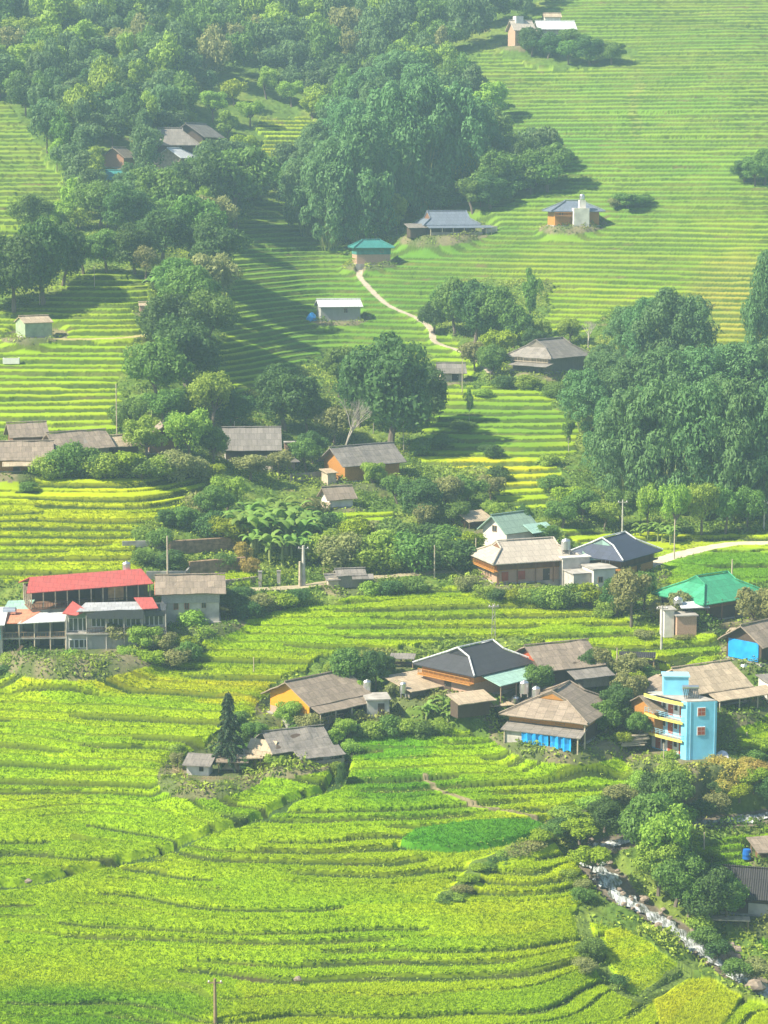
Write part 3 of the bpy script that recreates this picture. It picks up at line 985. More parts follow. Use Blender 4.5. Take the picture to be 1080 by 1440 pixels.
def window(parent, side, L, Wd, pos, z, w, h, frame='timber', pane='glass', bars=1, name='window'):
    fr = MB()
    x0, y0, z0, x1, y1, z1 = put(side, L, Wd, pos, z, w, h, 0.07, 0.12)
    t = 0.07
    if side in 'fb':
        fr.box(x0, y0, z0, x1, y1, z0 + t).box(x0, y0, z1 - t, x1, y1, z1).box(x0, y0, z0 + t, x0 + t, y1, z1 - t).box(x1 - t, y0, z0 + t, x1, y1, z1 - t)
        for k in range(bars):
            xc = x0 + (x1 - x0) * (k + 1) / (bars + 1)
            fr.box(xc - 0.025, y0, z0 + t, xc + 0.025, y1, z1 - t)
    else:
        fr.box(x0, y0, z0, x1, y1, z0 + t).box(x0, y0, z1 - t, x1, y1, z1).box(x0, y0, z0 + t, x1, y0 + t, z1 - t).box(x0, y1 - t, z0 + t, x1, y1, z1 - t)
        for k in range(bars):
            yc = y0 + (y1 - y0) * (k + 1) / (bars + 1)
            fr.box(x0, yc - 0.025, z0 + t, x1, yc + 0.025, z1 - t)
    f = fr.build(name, W[frame], parent)
    p = MB().box(*put(side, L, Wd, pos, z + t, w - 2 * t, h - 2 * t, 0.03, 0.05)).build('pane', W[pane], f)
    return f


def door(parent, side, L, Wd, pos, z, w, h, mat='wood_dark', out=0.05):
    d = MB().box(*put(side, L, Wd, pos, z, w, h, out, 0.08)).build('door', W[mat], parent)
    x0, y0, z0, x1, y1, z1 = put(side, L, Wd, pos + w * 0.36, z + h * 0.45, 0.06, 0.18, out + 0.05, 0.05)
    MB().box(x0, y0, z0, x1, y1, z1).build('handle', W['steel'], d)
    return d


def railing(parent, pts, z, h=0.95, mat='timber', step=0.35):
    m = MB()
    for p, q in zip(pts[:-1], pts[1:]):
        p, q = Vector((*p, z)), Vector((*q, z))
        for zz in (0.12, h):
            m.tube([p + Vector((0, 0, zz)), q + Vector((0, 0, zz))], 0.045, 5)
        n = max(1, int((q - p).length / step))
        for k in range(n + 1):
            a = p.lerp(q, k / n)
            m.tube([a, a + Vector((0, 0, h))], 0.028 if k % 4 else 0.05, 4)
    return m.build('railing', W[mat], parent)


def posts(parent, pts, z0, z1, r=0.09, mat='timber', name='post'):
    for p in pts:
        MB().tube([(p[0], p[1], z0), (p[0], p[1], z1)], r, 6).build(name, W[mat] if isinstance(mat, str) else mat, parent)


def house(site, name, label, rot, L, Wd, wh, rh, roof, wall, kind='hip', ov=0.9, inset=1.6, g=0.6, cat='house', ridge=None, upper=None, upper_z=None, gable='wood_dark',
          wins=(), doors=(), base=0.5, group=None, sag=0.0, endov=None, off=(0, 0, 0), ridge_mat=None):
    x, y, z = SITE[site]
    t = empty(name, (x + off[0], y + off[1], z + off[2]), math.radians(rot))
    tag(t, label, cat, group)
    # foundation then walls
    if base:
        MB().box(-L / 2 - 0.25, -Wd / 2 - 0.25, -2.2, L / 2 + 0.25, Wd / 2 + 0.25, 0.18).build('foundation', W['concrete'], t)
    top = wh - 0.05
    lo = upper_z if upper else top
    if kind == 'gable' and not upper:
        pk = rh - 0.10
        MB().prism([(-Wd / 2, 0.18), (Wd / 2, 0.18), (Wd / 2, wh - 0.08), (0, wh + pk), (-Wd / 2, wh - 0.08)], -L / 2, L / 2).build('wall', W[wall], t)
    else:
        MB().box(-L / 2, -Wd / 2, 0.18, L / 2, Wd / 2, lo).build('wall', W[wall], t)
        if upper:
            if kind == 'gable':
                MB().prism([(-Wd / 2 - 0.06, lo), (Wd / 2 + 0.06, lo), (Wd / 2 + 0.06, wh - 0.12), (0, wh + rh - 0.16), (-Wd / 2 - 0.06, wh - 0.12)], -L / 2 - 0.06, L / 2 + 0.06).build('upper_wall', W[upper], t)
            else:
                MB().box(-L / 2 - 0.06, -Wd / 2 - 0.06, lo, L / 2 + 0.06, Wd / 2 + 0.06, top).build('upper_wall', W[upper], t)
    rm = R[roof]
    if kind == 'gable':
        m = gable_roof(L, Wd, wh, rh, ov, ov if endov is None else endov)
        ro = m.build('roof', rm, t, solid=0.13)
        X = L / 2 + (ov if endov is None else endov)
        rl = [[(-X - 0.05, 0, wh + rh + 0.13), (X + 0.05, 0, wh + rh + 0.13)]]
    else:
        m, gb, rl = hip_roof(L, Wd, wh, rh, ov, inset, g)
        ro = m.build('roof', rm, t, solid=0.13)
        for q in gb:
            q.build('gable', W[gable] if gable in W else R[gable], ro, solid=0.06)
    if sag:
        wavy(ro.data, sag, random.random() * 50)
    rr = MB()
    for p in rl:
        rr.tube(p, 0.11, 6)
    rr.build('ridge_cap', ridge_mat or rm, ro)
    # rafters under the eaves read as a dark line
    for w in wins:
        window(t, w[0], L, Wd, *w[1:5], **(w[5] if len(w) > 5 else {}))
    for d in doors:
        door(t, d[0], L, Wd, *d[1:5], **(d[5] if len(d) > 5 else {}))
    return t


def leanto(parent, x0, x1, y0, z0, y1, z1, roof, name='side_roof', th=0.10, sag=0.04, axis='y'):
    """a single sloping sheet from (y0, z0) to (y1, z1)"""
    m = MB()
    if axis == 'y':
        m.hexa([(x0, y0, z0 - th), (x1, y0, z0 - th), (x1, y1, z1 - th), (x0, y1, z1 - th), (x0, y0, z0), (x1, y0, z0), (x1, y1, z1), (x0, y1, z1)])
    else:
        m.hexa([(y0, x0, z0 - th), (y1, x0, z1 - th), (y1, x1, z1 - th), (y0, x1, z0 - th), (y0, x0, z0), (y1, x0, z1), (y1, x1, z1), (y0, x1, z0)])
    o = m.build(name, R[roof], parent)
    if sag:
        wavy(o.data, sag, random.random() * 50, 4)
    return o


def tank(u_or_xyz, label, r=0.6, h=1.3, stand=0.0, horizontal=False):
    x, y, z = u_or_xyz
    t = empty('water_tank', (x, y, z))
    tag(t, label, 'water tank')
    if stand:
        for sx in (-1, 1):
            for sy in (-1, 1):
                MB().box(sx * r * 0.7 - 0.06, sy * r * 0.7 - 0.06, 0, sx * r * 0.7 + 0.06, sy * r * 0.7 + 0.06, stand).build('leg', W['concrete'], t)
    if horizontal:
        m = MB()
        m.tube([(-h / 2 - 0.12, 0, stand + r), (-h / 2, 0, stand + r), (h / 2, 0, stand + r), (h / 2 + 0.12, 0, stand + r)], [r * 0.5, r, r, r * 0.5], 16)
        m.build('tank', W['steel'], t, smooth=False)
        MB().box(-h * 0.35, -r * 0.8, stand - 0.02, -h * 0.25, r * 0.8, stand + r * 0.6).box(h * 0.25, -r * 0.8, stand - 0.02, h * 0.35, r * 0.8, stand + r * 0.6).build('stand', W['dark'], t)
    else:
        MB().lathe([(r, stand), (r, stand + h), (r * 0.8, stand + h + r * 0.3), (r * 0.25, stand + h + r * 0.45)], n=16).build('tank', W['steel'], t)
        MB().lathe([(r * 0.27, stand + h + r * 0.40), (r * 0.27, stand + h + r * 0.6)], n=10).build('lid', W['steel'], t)
    return t


def world_pt(site, rot, lx, ly, lz):
    x, y, z = SITE[site]
    c, s = math.cos(math.radians(rot)), math.sin(math.radians(rot))
    return (x + lx * c - ly * s, y + lx * s + ly * c, z + lz)

# ------------------------------------------------------------------ the houses of the village
# --- the red-roofed building by the left edge, three storeys stepping down the bank
def hotel():
    x, y, z = SITE['hotel']
    t = empty('guest_house', (x, y - 1.0, z), math.radians(4))
    tag(t, 'long three storey guest house with red sheet roof on the top hall', 'guest house')
    t.scale = (1, 1, 0.86)
    gx = lambda u: (u - 120) / 10.95
    # top hall behind, raised on the slope and turned a little to the right
    A = np.array((gx(46), 1.6)); e_ = np.array((gx(211), 6.0)) - A; LH = np.linalg.norm(e_); e_ /= LH; n_ = np.array((-e_[1], e_[0]))
    def hb(s0, d0, z0, s1, d1, z1, m=None):
        c = [A + e_ * a + n_ * b for a, b in ((s0, d0), (s1, d0), (s1, d1), (s0, d1))]
        return (m or MB()).hexa([(*p, z0) for p in c] + [(*p, z1) for p in c])
    hp = lambda a, b: tuple(A + e_ * a + n_ * b)
    hb(0, 0, 1.0, LH, 5.2, 5.1).build('hall_base', W['concrete'], t)
    hb(-0.2, -0.2, 5.1, LH + 0.1, 5.3, 5.25).build('hall_floor', W['wood_brown'], t)
    hb(LH * 0.60, 1.2, 5.25, LH, 5.2, 8.1).build('wall', W['wood_dark'], t)
    hb(LH * 0.66, 1.02, 5.5, LH * 0.79, 1.2, 7.6).build('wall_panel', W['tan_panel'], t)
    hb(0, 4.9, 5.25, LH * 0.60, 5.2, 8.1).build('wall', W['wood_dark'], t)
    for a in (0.85, 0.94):
        hb(LH * a - 0.45, 1.12, 6.0, LH * a + 0.45, 1.2, 7.4).build('window', W['glass'], t)
    posts(t, [hp(LH * k / 10, 0.05) for k in range(11)], 5.2, 8.15, 0.08, 'paletimber')
    posts(t, [hp(0, d) for d in (1.4, 2.7, 4.0, 5.1)], 5.2, 8.15, 0.08, 'paletimber')
    railing(t, [hp(0, 5.1), hp(0, 0), hp(LH, 0)], 5.25, 0.8, 'wood_dark')
    m = MB()
    m.poly([(*hp(-0.8, -0.9), 7.95), (*hp(LH + 0.3, -0.9), 8.15), (*hp(LH - 0.4, 2.9), 9.75), (*hp(0.4, 2.9), 9.55)])
    m.poly([(*hp(0.4, 2.9), 9.55), (*hp(LH - 0.4, 2.9), 9.75), (*hp(LH + 0.3, 6.0), 8.4), (*hp(-0.5, 6.0), 8.2)])
    m.build('roof', R['red'], t, solid=0.12)
    # middle block, three storeys of glass fronts
    MB().box(gx(98), -2.3, -1.0, gx(236), 3.1, 2.35).build('lower_storey', W['plaster'], t)
    MB().box(gx(98), -1.6, 2.35, gx(236), 3.1, 5.4).build('upper_storey', W['concrete'], t)
    MB().box(gx(97), -2.9, 2.30, gx(237), -1.6, 2.5).build('balcony_floor', W['concrete'], t)
    MB().box(gx(97), -2.5, -1.1, gx(237), -2.3, -0.9).build('ledge', W['concrete'], t)
    railing(t, [(gx(126), -2.8), (gx(236), -2.8)], 2.5, 0.75, 'wood_dark')
    for (u0, u1, z0, z1, yy) in ((100, 126, 2.6, 4.6, -1.66), (132, 151, 3.2, 4.9, -1.66), (155, 176, 3.2, 4.9, -1.66), (180, 200, 3.2, 4.9, -1.66), (206, 232, 3.3, 4.9, -1.66), (101, 128, 0.2, 1.5, -2.36), (207, 231, 0.9, 2.1, -2.36), (101, 116, -0.9, -0.1, -2.36)):
        f = MB().box(gx(u0), yy, z0, gx(u1), yy + 0.1, z1)
        f = f.build('window', W['white'], t)
        p = MB(); n = max(2, int((u1 - u0) / 6)); wd = (gx(u1) - gx(u0)) / n
        for k in range(n):
            p.box(gx(u0) + k * wd + 0.07, yy - 0.03, z0 + 0.08, gx(u0) + (k + 1) * wd - 0.05, yy + 0.01, z1 - 0.08)
        p.build('pane', W['glass'], f)
    MB().box(gx(133), -2.42, 0.0, gx(160), -2.32, 2.0).box(gx(166), -2.42, 0.0, gx(196), -2.32, 2.0).build('wall_panel', W['sheet_grey'], t)
    # low front gable of dark boards with pale sheet behind it
    m = MB()
    m.poly([(gx(126), -2.9, 5.45), (gx(150), -2.9, 5.9), (gx(172), -2.9, 6.05), (gx(206), -2.9, 5.9), (gx(206), -2.9, 4.6), (gx(126), -2.9, 4.75)])
    m.build('gable', R['steel_dark'], t, solid=0.1)
    m = MB()
    m.poly([(gx(112), -2.95, 5.85), (gx(208), -2.95, 6.1), (gx(200), 1.2, 6.3), (gx(122), 1.2, 6.25)])
    m.build('middle_roof', R['dullwhite'], t, solid=0.1)
    m = MB(); m.poly([(gx(92), -2.2, 5.45), (gx(112), -2.9, 5.25), (gx(126), -2.3, 5.9), (gx(104), 1.5, 6.45)])
    m.build('small_red_roof', R['red'], t, solid=0.12)
    m = MB(); m.poly([(gx(204), -3.0, 6.0), (gx(226), -2.9, 6.08), (gx(216), 1.5, 6.75), (gx(190), 1.5, 6.75)])
    m.build('small_red_roof', R['red'], t, solid=0.12)
    MB().box(gx(207), -2.6, 4.9, gx(236), 2.8, 5.75).build('end_room', R['steel_dark'], t)
    MB().poly([(gx(100), -1.75, 4.6), (gx(126), -1.75, 4.6), (gx(122), -1.75, 5.6), (gx(108), -1.75, 5.3)]).build('gable', W['greenglass'], t, solid=0.06)
    posts(t, [(gx(u), -2.75) for u in (98, 126, 153, 178, 203, 236)], -1.0, 5.2, 0.09, 'concrete')
    # left terrace block with open floors
    MB().box(gx(8), 0.4, -1.0, gx(97), 4.5, 3.6).build('back_wall', W['concrete'], t)
    MB().box(gx(6), -2.4, 1.65, gx(97), 0.4, 1.85).build('terrace_floor', W['concrete'], t)
    MB().box(gx(6), -2.4, -1.1, gx(97), 0.4, -0.9).build('terrace_floor', W['concrete'], t)
    posts(t, [(gx(u), -2.3) for u in (8, 32, 53, 75, 96)], -1.0, 4.1, 0.08, 'paletimber')
    railing(t, [(gx(7), -2.3), (gx(96), -2.3)], 1.85, 0.85, 'timber')
    railing(t, [(gx(30), -2.3), (gx(70), -2.3)], -0.9, 0.8, 'timber')
    for u in (18, 42, 64, 84):
        MB().box(gx(u) - 0.6, 0.32, -0.8, gx(u) + 0.6, 0.4, 1.2).build('window', W['glass'], t)
        MB().box(gx(u) - 0.75, 0.32, 2.1, gx(u) + 0.75, 0.4, 3.4).build('window', W['glass'], t)
    m = MB(); m.poly([(gx(4), -2.2, 4.0), (gx(36), -2.5, 4.15), (gx(62), 2.5, 5.0), (gx(20), 3.0, 5.0)])
    m.build('small_salmon_roof', R['salmon'], t, solid=0.1)
    m = MB(); m.poly([(gx(30), -2.7, 4.1), (gx(96), -2.6, 4.35), (gx(96), 1.5, 4.75), (gx(48), 1.5, 4.75)])
    m.build('small_pale_roof', R['white'], t, solid=0.1)
    MB().tube([(gx(22), -2.6, -1), (gx(36), -3.2, 0.9)], 0.12, 4).tube([(gx(24), -3.0, -1), (gx(38), -3.5, 0.9)], 0.12, 4).build('stair_rail', W['timber'], t)
    m = MB(); m.poly([(gx(2), 2.8, 4.5), (gx(40), 2.8, 4.7), (gx(46), 6.5, 5.6), (gx(8), 6.5, 5.5)])
    m.build('mint_roof', R['mint'], t, solid=0.1)
    MB().box(gx(6), 3.0, 0, gx(44), 6.4, 4.4).build('rear_room', W['plaster'], t)
    # neighbour at the very edge
    e = empty('edge_shop_house', (x + gx(-12), y - 3.0, z), math.radians(4))
    tag(e, 'narrow blue fronted house cut by the left edge beside the guest house', 'house')
    MB().box(-3, -1.5, -1.0, 2.0, 4, 3.4).build('wall', W['concrete'], e)
    MB().box(-3, -1.62, 1.5, 1.8, -1.5, 3.0).build('shutter', W['paleblue'], e)
    MB().box(-2.6, -1.62, -0.8, 1.4, -1.5, 1.0).build('window', W['glass'], e)
    leanto(e, -3.2, 2.4, -2.3, 3.5, 4, 4.6, 'white', 'roof')
    tank((x + gx(15), y - 0.5, z + 3.7), 'steel tank lying above the salmon roof of the guest house', 0.5, 1.6, 0.2, True)
    tank((x + gx(169), y + 8.6, z + 7.9), 'round steel tank standing behind the long red roof', 0.55, 0.9, 0.2)


W['tan_panel'] = mat_simple('wall_tan_panel', (0.46, 0.30, 0.14), 0.8)
W['sheet_grey'] = mat_striped('wall_grey_sheet', (0.38, 0.38, 0.36), 'X', 5, 0.3, stain=0.2)
W['greenglass'] = mat_simple('green_tinted_glass', (0.16, 0.24, 0.20), 0.25, 0, 0.2)
R['dullwhite'] = mat_striped('roof_dull_metal', (0.46, 0.47, 0.48), rough=0.5, stain=0.35, stain_col=(0.25, 0.24, 0.22), amt=0.15)
R['steel_dark'] = mat_striped('gable_dark_sheet', (0.075, 0.085, 0.095), rough=0.6, stain=0.15)
hotel()

g = house('grey_house', 'gable_house', 'grey plastered house with brown gable roof beside the red roofed guest house', 6, 7.4, 5.5, 4.4, 1.5, 'brown', 'plaster', 'gable', 0.7, endov=0.9, sag=0.10,
          wins=[('f', -1.9, 1.9, 0.6, 0.9, dict(frame='redwood')), ('f', -0.5, 1.9, 0.6, 0.9, dict(frame='redwood')), ('f', 1.7, 2.0, 0.6, 0.8), ('l', 0, 1.6, 0.8, 0.9)])
MB().box(-3.75, -2.95, 2.75, 3.75, -2.72, 4.1).build('upper_wall', W['sheet_grey'], g)
MB().poly([(-4.65, -2.9, 3.92), (-3.7, -2.9, 3.92), (-3.7, -0.6, 5.25), (-4.65, -0.6, 5.25)]).build('red_roof_patch', R['salmon'], g, solid=0.2)
posts(g, [(xx, -2.7) for xx in (-1.5, 0, 1.5, 3, 3.7)], -2.0, 0.2, 0.12, 'plaster')

# --- beige and navy houses in the centre right
b = house('beige', 'stilt_house', 'large house with pale beige hipped roof and orange board upper storey', 20, 11.6, 7.4, 3.5, 1.8, 'beige', 'pinkbrick', ov=1.0, inset=1.5, g=0.66, upper='wood_orange', upper_z=1.9, gable='wood_brown',
          wins=[('l', -1.6, 0.8, 0.5, 0.8), ('l', -0.7, 0.8, 0.5, 0.8), ('l', 0.2, 0.8, 0.5, 0.8), ('f', -4.6, 0.5, 1.0, 1.2, dict(frame='redwood', pane='redwood')), ('f', -2.2, 0.5, 1.2, 1.2, dict(frame='redwood', pane='redwood'))],
          doors=[('f', 1.6, 0.2, 1.0, 1.6)])
MB().box(-6.5, -4.35, 1.8, -5.8, 3.9, 1.92).build('balcony_floor', W['wood_orange'], b)
railing(b, [(-6.45, 3.8), (-6.45, -4.3)], 1.92, 0.7, 'wood_orange', 0.22)
posts(b, [(xx, -4.3) for xx in (-5.8, -3.0, -0.3, 2.4, 5.7)], 0, 3.2, 0.10, 'wood_brown')
MB().box(-5.8, -3.84, 2.0, 5.8, -3.78, 3.1).build('board_wall', W['wood_brown'], b)
n_ = house('navy', 'stilt_house', 'house with dark navy hipped roof and pale blue gable beside the road', 54, 9.2, 7.6, 3.4, 1.9, 'navy', 'wood_orange', ov=1.0, inset=1.4, g=0.62, gable='mint', ridge_mat=R['white'],
           wins=[('l', -1.5, 2.0, 1.3, 0.9, dict(frame='white')), ('l', 1.0, 2.0, 1.0, 0.9)], doors=[('f', 0.5, 0.2, 1.0, 1.5)], upper='wood_brown', upper_z=1.8)
railing(n_, [(-4.7, -4.4), (4.9, -4.4)], 1.8, 0.9, 'wood_dark')
MB().box(-4.7, -4.45, 1.68, 4.9, -3.8, 1.8).build('balcony_floor', W['wood_dark'], n_)
# cement outbuildings between them
x, y, z = SITE['concrete']
c_ = empty('cement_outbuilding', (x, y, z), math.radians(18))
tag(c_, 'grey cement outbuilding with faded green roof between beige and navy houses', 'outbuilding')
MB().box(-2.4, -1.8, -1.5, 0.2, 1.6, 2.4).build('low_wall', W['plaster'], c_)
MB().box(0.2, -2.6, -3.0, 3.4, 1.6, 3.0).build('wall', W['plaster_pale'], c_)
MB().box(-2.6, 1.6, -1.0, 1.4, 4.6, 4.0).build('tower_wall', W['plaster'], c_)
MB().box(0.0, -2.9, 3.0, 3.7, 1.7, 3.15).build('flat_roof', W['concrete'], c_)
MB().box(-2.6, -2.0, 2.4, 0.1, 1.6, 2.52).build('slab_roof', W['concrete'], c_)
MB().box(-2.8, 1.4, 4.0, 1.6, 4.8, 4.15).build('tower_roof', W['plaster_pale'], c_)
m = MB(); m.poly([(0.2, 1.7, 3.6), (3.6, 1.7, 3.6), (4.4, 4.6, 4.5), (1.6, 4.6, 4.5)]); m.build('green_roof', R['sage'], c_, solid=0.1)
window(c_, 'f', 0, 5.2, 1.2, 1.2, 0.7, 0.8)
tank((x - 2.4, y + 3.0, z + 4.2), 'shiny steel water tank on the cement tower behind the beige roof', 0.65, 1.2, 0.7)

s_ = house('sage', 'gable_house', 'small house with sage green gable roof behind the beige roof', 38, 5.6, 5.2, 2.9, 1.9, 'sage', 'plaster_pale', 'gable', 0.6, endov=0.7, wins=[('l', 0, 2.4, 1.0, 0.9)])
leanto(s_, 0.5, 5.0, -4.6, 2.4, -2.4, 3.4, 'mint')

# --- green roofed house on the right
gr = house('green_roof', 'stilt_house', 'wooden house with bright green hipped sheet roof near the right edge', 36, 10.6, 8.0, 3.1, 2.1, 'green', 'wood_dark', ov=1.0, inset=2.4, g=0.68, gable='green', upper='wood_brown', upper_z=1.8,
           wins=[('f', -3.0, 2.0, 1.0, 0.7), ('f', 1.0, 2.0, 1.0, 0.7)], doors=[('f', 3.0, 0.2, 1.1, 1.5)])
posts(gr, [(xx, -4.6) for xx in (-5.2, -2.6, 0, 2.6, 5.2)], 0, 2.85, 0.10, 'wood_brown')
x, y, z = world_pt('green_roof', 36, -8.4, -3.6, -0.5)
an = empty('brick_annex', (x, y, z), math.radians(8))
tag(an, 'small pink brick annex below the left corner of the green roof', 'outbuilding')
MB().box(-1.3, -1.3, -1.5, 1.3, 1.2, 1.9).build('wall', W['pinkbrick'], an)
MB().box(-1.5, -1.5, 1.9, 1.5, 1.4, 2.05).build('flat_roof', W['concrete'], an)
MB().box(-2.8, -0.6, -1.0, -1.5, 1.6, 2.6).build('side_wall', W['plaster_pale'], an)
MB().box(-3.0, -0.8, 2.6, -1.2, 1.8, 2.72).build('side_roof', W['concrete'], an)
leanto(an, -0.4, 3.4, 0.0, 2.7, 1.8, 3.2, 'white')
tank((x - 0.7, y + 1.2, z + 2.9), 'round white tank above the pink brick annex', 0.62, 0.5, 0.3)

# --- charcoal house and its sheds, middle of the lower village
ch = house('charcoal', 'stilt_house', 'house with charcoal hipped roof, orange board storey and mint side roof', 45, 9.8, 8.6, 3.4, 1.9, 'charcoal', 'pinkbrick', ov=0.9, inset=1.7, g=0.64, gable='charcoal', ridge_mat=R['white'],
           upper='wood_orange', upper_z=1.9, wins=[('l', -1.5, 2.2, 1.0, 0.7), ('l', 1.6, 2.2, 1.0, 0.7)], doors=[('l', 0.0, 0.2, 1.1, 1.5)])
MB().box(-5.75, -4.4, 1.75, -4.9, 4.4, 1.88).build('balcony_floor', W['wood_orange'], ch)
railing(ch, [(-5.7, 4.3), (-5.7, -4.3)], 1.88, 0.65, 'wood_orange', 0.22)
leanto(ch, -4.2, 6.0, -8.0, 2.1, -4.4, 2.95, 'mint', sag=0.0)
posts(ch, [(xx, -7.7) for xx in (-3.8, -1, 2, 5.6)], 0, 2.1, 0.09, 'timber')
x, y, z = SITE['low_tan']
lt = empty('low_shed', (x, y, z), math.radians(38))
tag(lt, 'low shed with wide tan sheet roof left of the charcoal roof', 'shed')
MB().box(-2.4, -1.6, -1.0, 2.4, 2.2, 1.3).build('wall', W['wood_grey'], lt)
leanto(lt, -3.4, 3.4, -3.2, 1.2, 2.6, 2.1, 'tan', 'roof')
x, y, z = world_pt('charcoal', 45, -7.6, -6.4, 0)
lf = empty('low_shed', (x, y, z), math.radians(28))
tag(lf, 'low brown roofed shed in front of the charcoal house behind banana plants', 'shed')
MB().box(-2.2, -0.6, -1.2, 2.2, 1.2, 0.7).build('wall', W['wood_dark'], lf)
leanto(lf, -2.6, 2.6, -1.6, 0.75, 1.6, 1.35, 'tan', 'roof')
x, y, z = world_pt('charcoal', 45, -1.5, -9.4, 0)
tank((x, y, z + 0.6), 'steel tank under the mint side roof', 0.55, 1.3, 0.4)
tank((x + 1.4, y - 0.4, z + 0.2), 'shorter steel tank beside the one under the mint roof', 0.5, 1.1, 0.4)
x, y, z = SITE['low_tan']
tank((x - 1.7, y - 3.6, z + 0.3), 'steel tank in front of the low tan shed roof', 0.4, 1.2, 0.5)

bg = house('brown_gable', 'gable_house', 'old brown gable roofed house behind trees right of the mint side roof', 24, 7.4, 7.4, 2.7, 1.8, 'brown', 'wood_dark', 'gable', 0.9, endov=0.8, sag=0.14, wins=[('l', 0.5, 1.4, 0.8, 0.8)])
for q in (3.85, -3.85):
    MB().poly([(q, -2.2, 2.8), (q, 2.2, 2.8), (q, 0, 4.2)]).build('gable', W['redwood'], bg, solid=0.05)
leanto(bg, -1.0, 4.6, -6.8, 1.4, -4.3, 2.1, 'grey')
MB().box(0.5, -6.0, 0, 4.2, -3.8, 1.4).build('side_room', W['wood_grey'], bg)

# --- golden gable house and the farmyard below it
og = house('orange', 'gable_house', 'house with golden board gable and brown roof above the farmyard', 43, 8.6, 7.2, 2.8, 1.7, 'brown', 'wood_yellow', 'gable', 1.0, endov=0.7, sag=0.08, doors=[('f', 0.0, 0.2, 1.0, 1.8, dict(out=0.14))], wins=[('f', -2.4, 0.9, 1.0, 0.9), ('f', 2.4, 0.9, 1.0, 0.9)])
MB().box(-4.36, -3.5, 0.18, -4.31, 3.5, 1.0).build('lower_wall', W['pinkbrick'], og)
MB().box(-4.25, -3.68, 0.2, 4.25, -3.62, 2.7).build('front_wall', W['wood_dark'], og)
leanto(og, -4.9, 4.9, -6.2, 1.75, -4.4, 2.28, 'brown', 'veranda_roof', sag=0.05)
posts(og, [(xx, -6.0) for xx in (-4.6, -2.2, 0.4, 2.8, 4.7)], 0, 1.75, 0.08, 'paletimber')
railing(og, [(-4.6, -6.0), (-1.0, -6.0)], 0.2, 0.9, 'timber')
x, y, z = SITE['cement_hut']
cu = empty('cement_hut', (x, y, z), math.radians(8))
tag(cu, 'flat roofed cement wash hut right of the golden gable house', 'hut')
MB().box(-1.4, -1.6, -1.0, 1.3, 1.6, 2.2).build('wall', W['plaster'], cu)
MB().box(-1.6, -1.8, 2.2, 1.5, 1.8, 2.36).build('flat_roof', W['concrete'], cu)
door(cu, 'f', 0, 3.2, 0.3, 0.1, 0.8, 1.7)
tank((x - 1.2, y + 2.2, z + 1.2), 'steel water tank beside the flat cement wash hut', 0.5, 1.3, 1.1)

gl = house('grey_low', 'gable_house', 'low farmhouse with sagging grey brown roof behind the woven fence', 24, 7.6, 6.4, 2.1, 1.6, 'grey', 'wood_dark', 'gable', 0.9, endov=0.9, sag=0.15, doors=[('f', 0.5, 0.2, 1.0, 1.6)])
gl.scale = (0.82, 0.82, 0.85)
leanto(gl, -1.5, 5.4, -6.8, 1.15, -4.0, 1.75, 'grey', sag=0.10)
posts(gl, [(xx, -6.5) for xx in (-1.2, 1.0, 3.2, 5.0)], 0, 1.15, 0.08, 'timber')
MB().box(-1.3, -6.65, 0, 5.2, -6.55, 0.6).build('low_wall', W['wood_grey'], gl)
x, y, z = at(372, 1076)
wh_ = empty('bamboo_hut', (x, y, z), math.radians(-25))
tag(wh_, 'small pale woven bamboo hut with thatched roof left of the grey farmhouse', 'hut')
MB().box(-1.3, -1.1, -0.3, 1.3, 1.1, 1.9).build('wall', W['bamboo'], wh_)
ro = gable_roof(2.6, 2.2, 1.95, 1.0, 0.5, 0.45).build('roof', R['tan'], wh_, solid=0.14); wavy(ro.data, 0.1, 3)
MB().box(-0.3, -1.16, 0, 0.3, -1.1, 1.5).build('doorway', W['dark'], wh_)
x, y, z = SITE['pig_shed']
pg = empty('pig_shed', (x - 1.2, y, z), math.radians(-10))
tag(pg, 'low pig shed with pale wall and grey roof inside the woven fence', 'shed')
MB().box(-1.7, -0.9, -0.3, 0.9, 1.0, 1.4).build('wall', W['plaster_pale'], pg)
MB().box(-0.2, -0.96, 0.5, 0.3, -0.9, 1.0).build('window', W['dark'], pg)
leanto(pg, -2.1, 1.3, -1.5, 1.3, 1.4, 2.0, 'grey', 'roof')
for (u, v, lx, lz, mt, lab) in ((328, 1082, 1.7, 1.2, 'brown', 'open log store under a brown sheet beside the pig shed'), (352, 1080, 1.4, 1.5, 'tan', 'low lean-to of pale boards beside the small bamboo hut')):
    x, y, z = at(u, v)
    o = empty('open_shelter', (x, y, z), math.radians(-12 + lx * 6)); tag(o, lab, 'shelter')
    posts(o, [(-lx + 0.1, -0.9), (lx - 0.1, -0.9), (-lx + 0.1, 0.9), (lx - 0.1, 0.9)], -0.2, lz + 0.2, 0.08, 'timber')
    leanto(o, -lx - 0.2, lx + 0.2, -1.3, lz, 1.3, lz + 0.4, mt, 'roof')
    MB().box(-lx + 0.3, 0.2, -0.1, lx - 0.3, 0.9, lz * 0.6).build('board_pile', W['paletimber'], o)
x, y, z = SITE['white_box']
wb = empty('cement_box', (x, y, z), math.radians(24))
tag(wb, 'small windowless white cement box at the farmhouse corner', 'hut')
MB().box(-1.1, -0.9, -0.5, 1.1, 0.9, 1.5).build('wall', W['plaster_pale'], wb)
MB().box(-1.3, -1.1, 1.5, 1.3, 1.1, 1.62).build('flat_roof', W['plaster_pale'], wb)

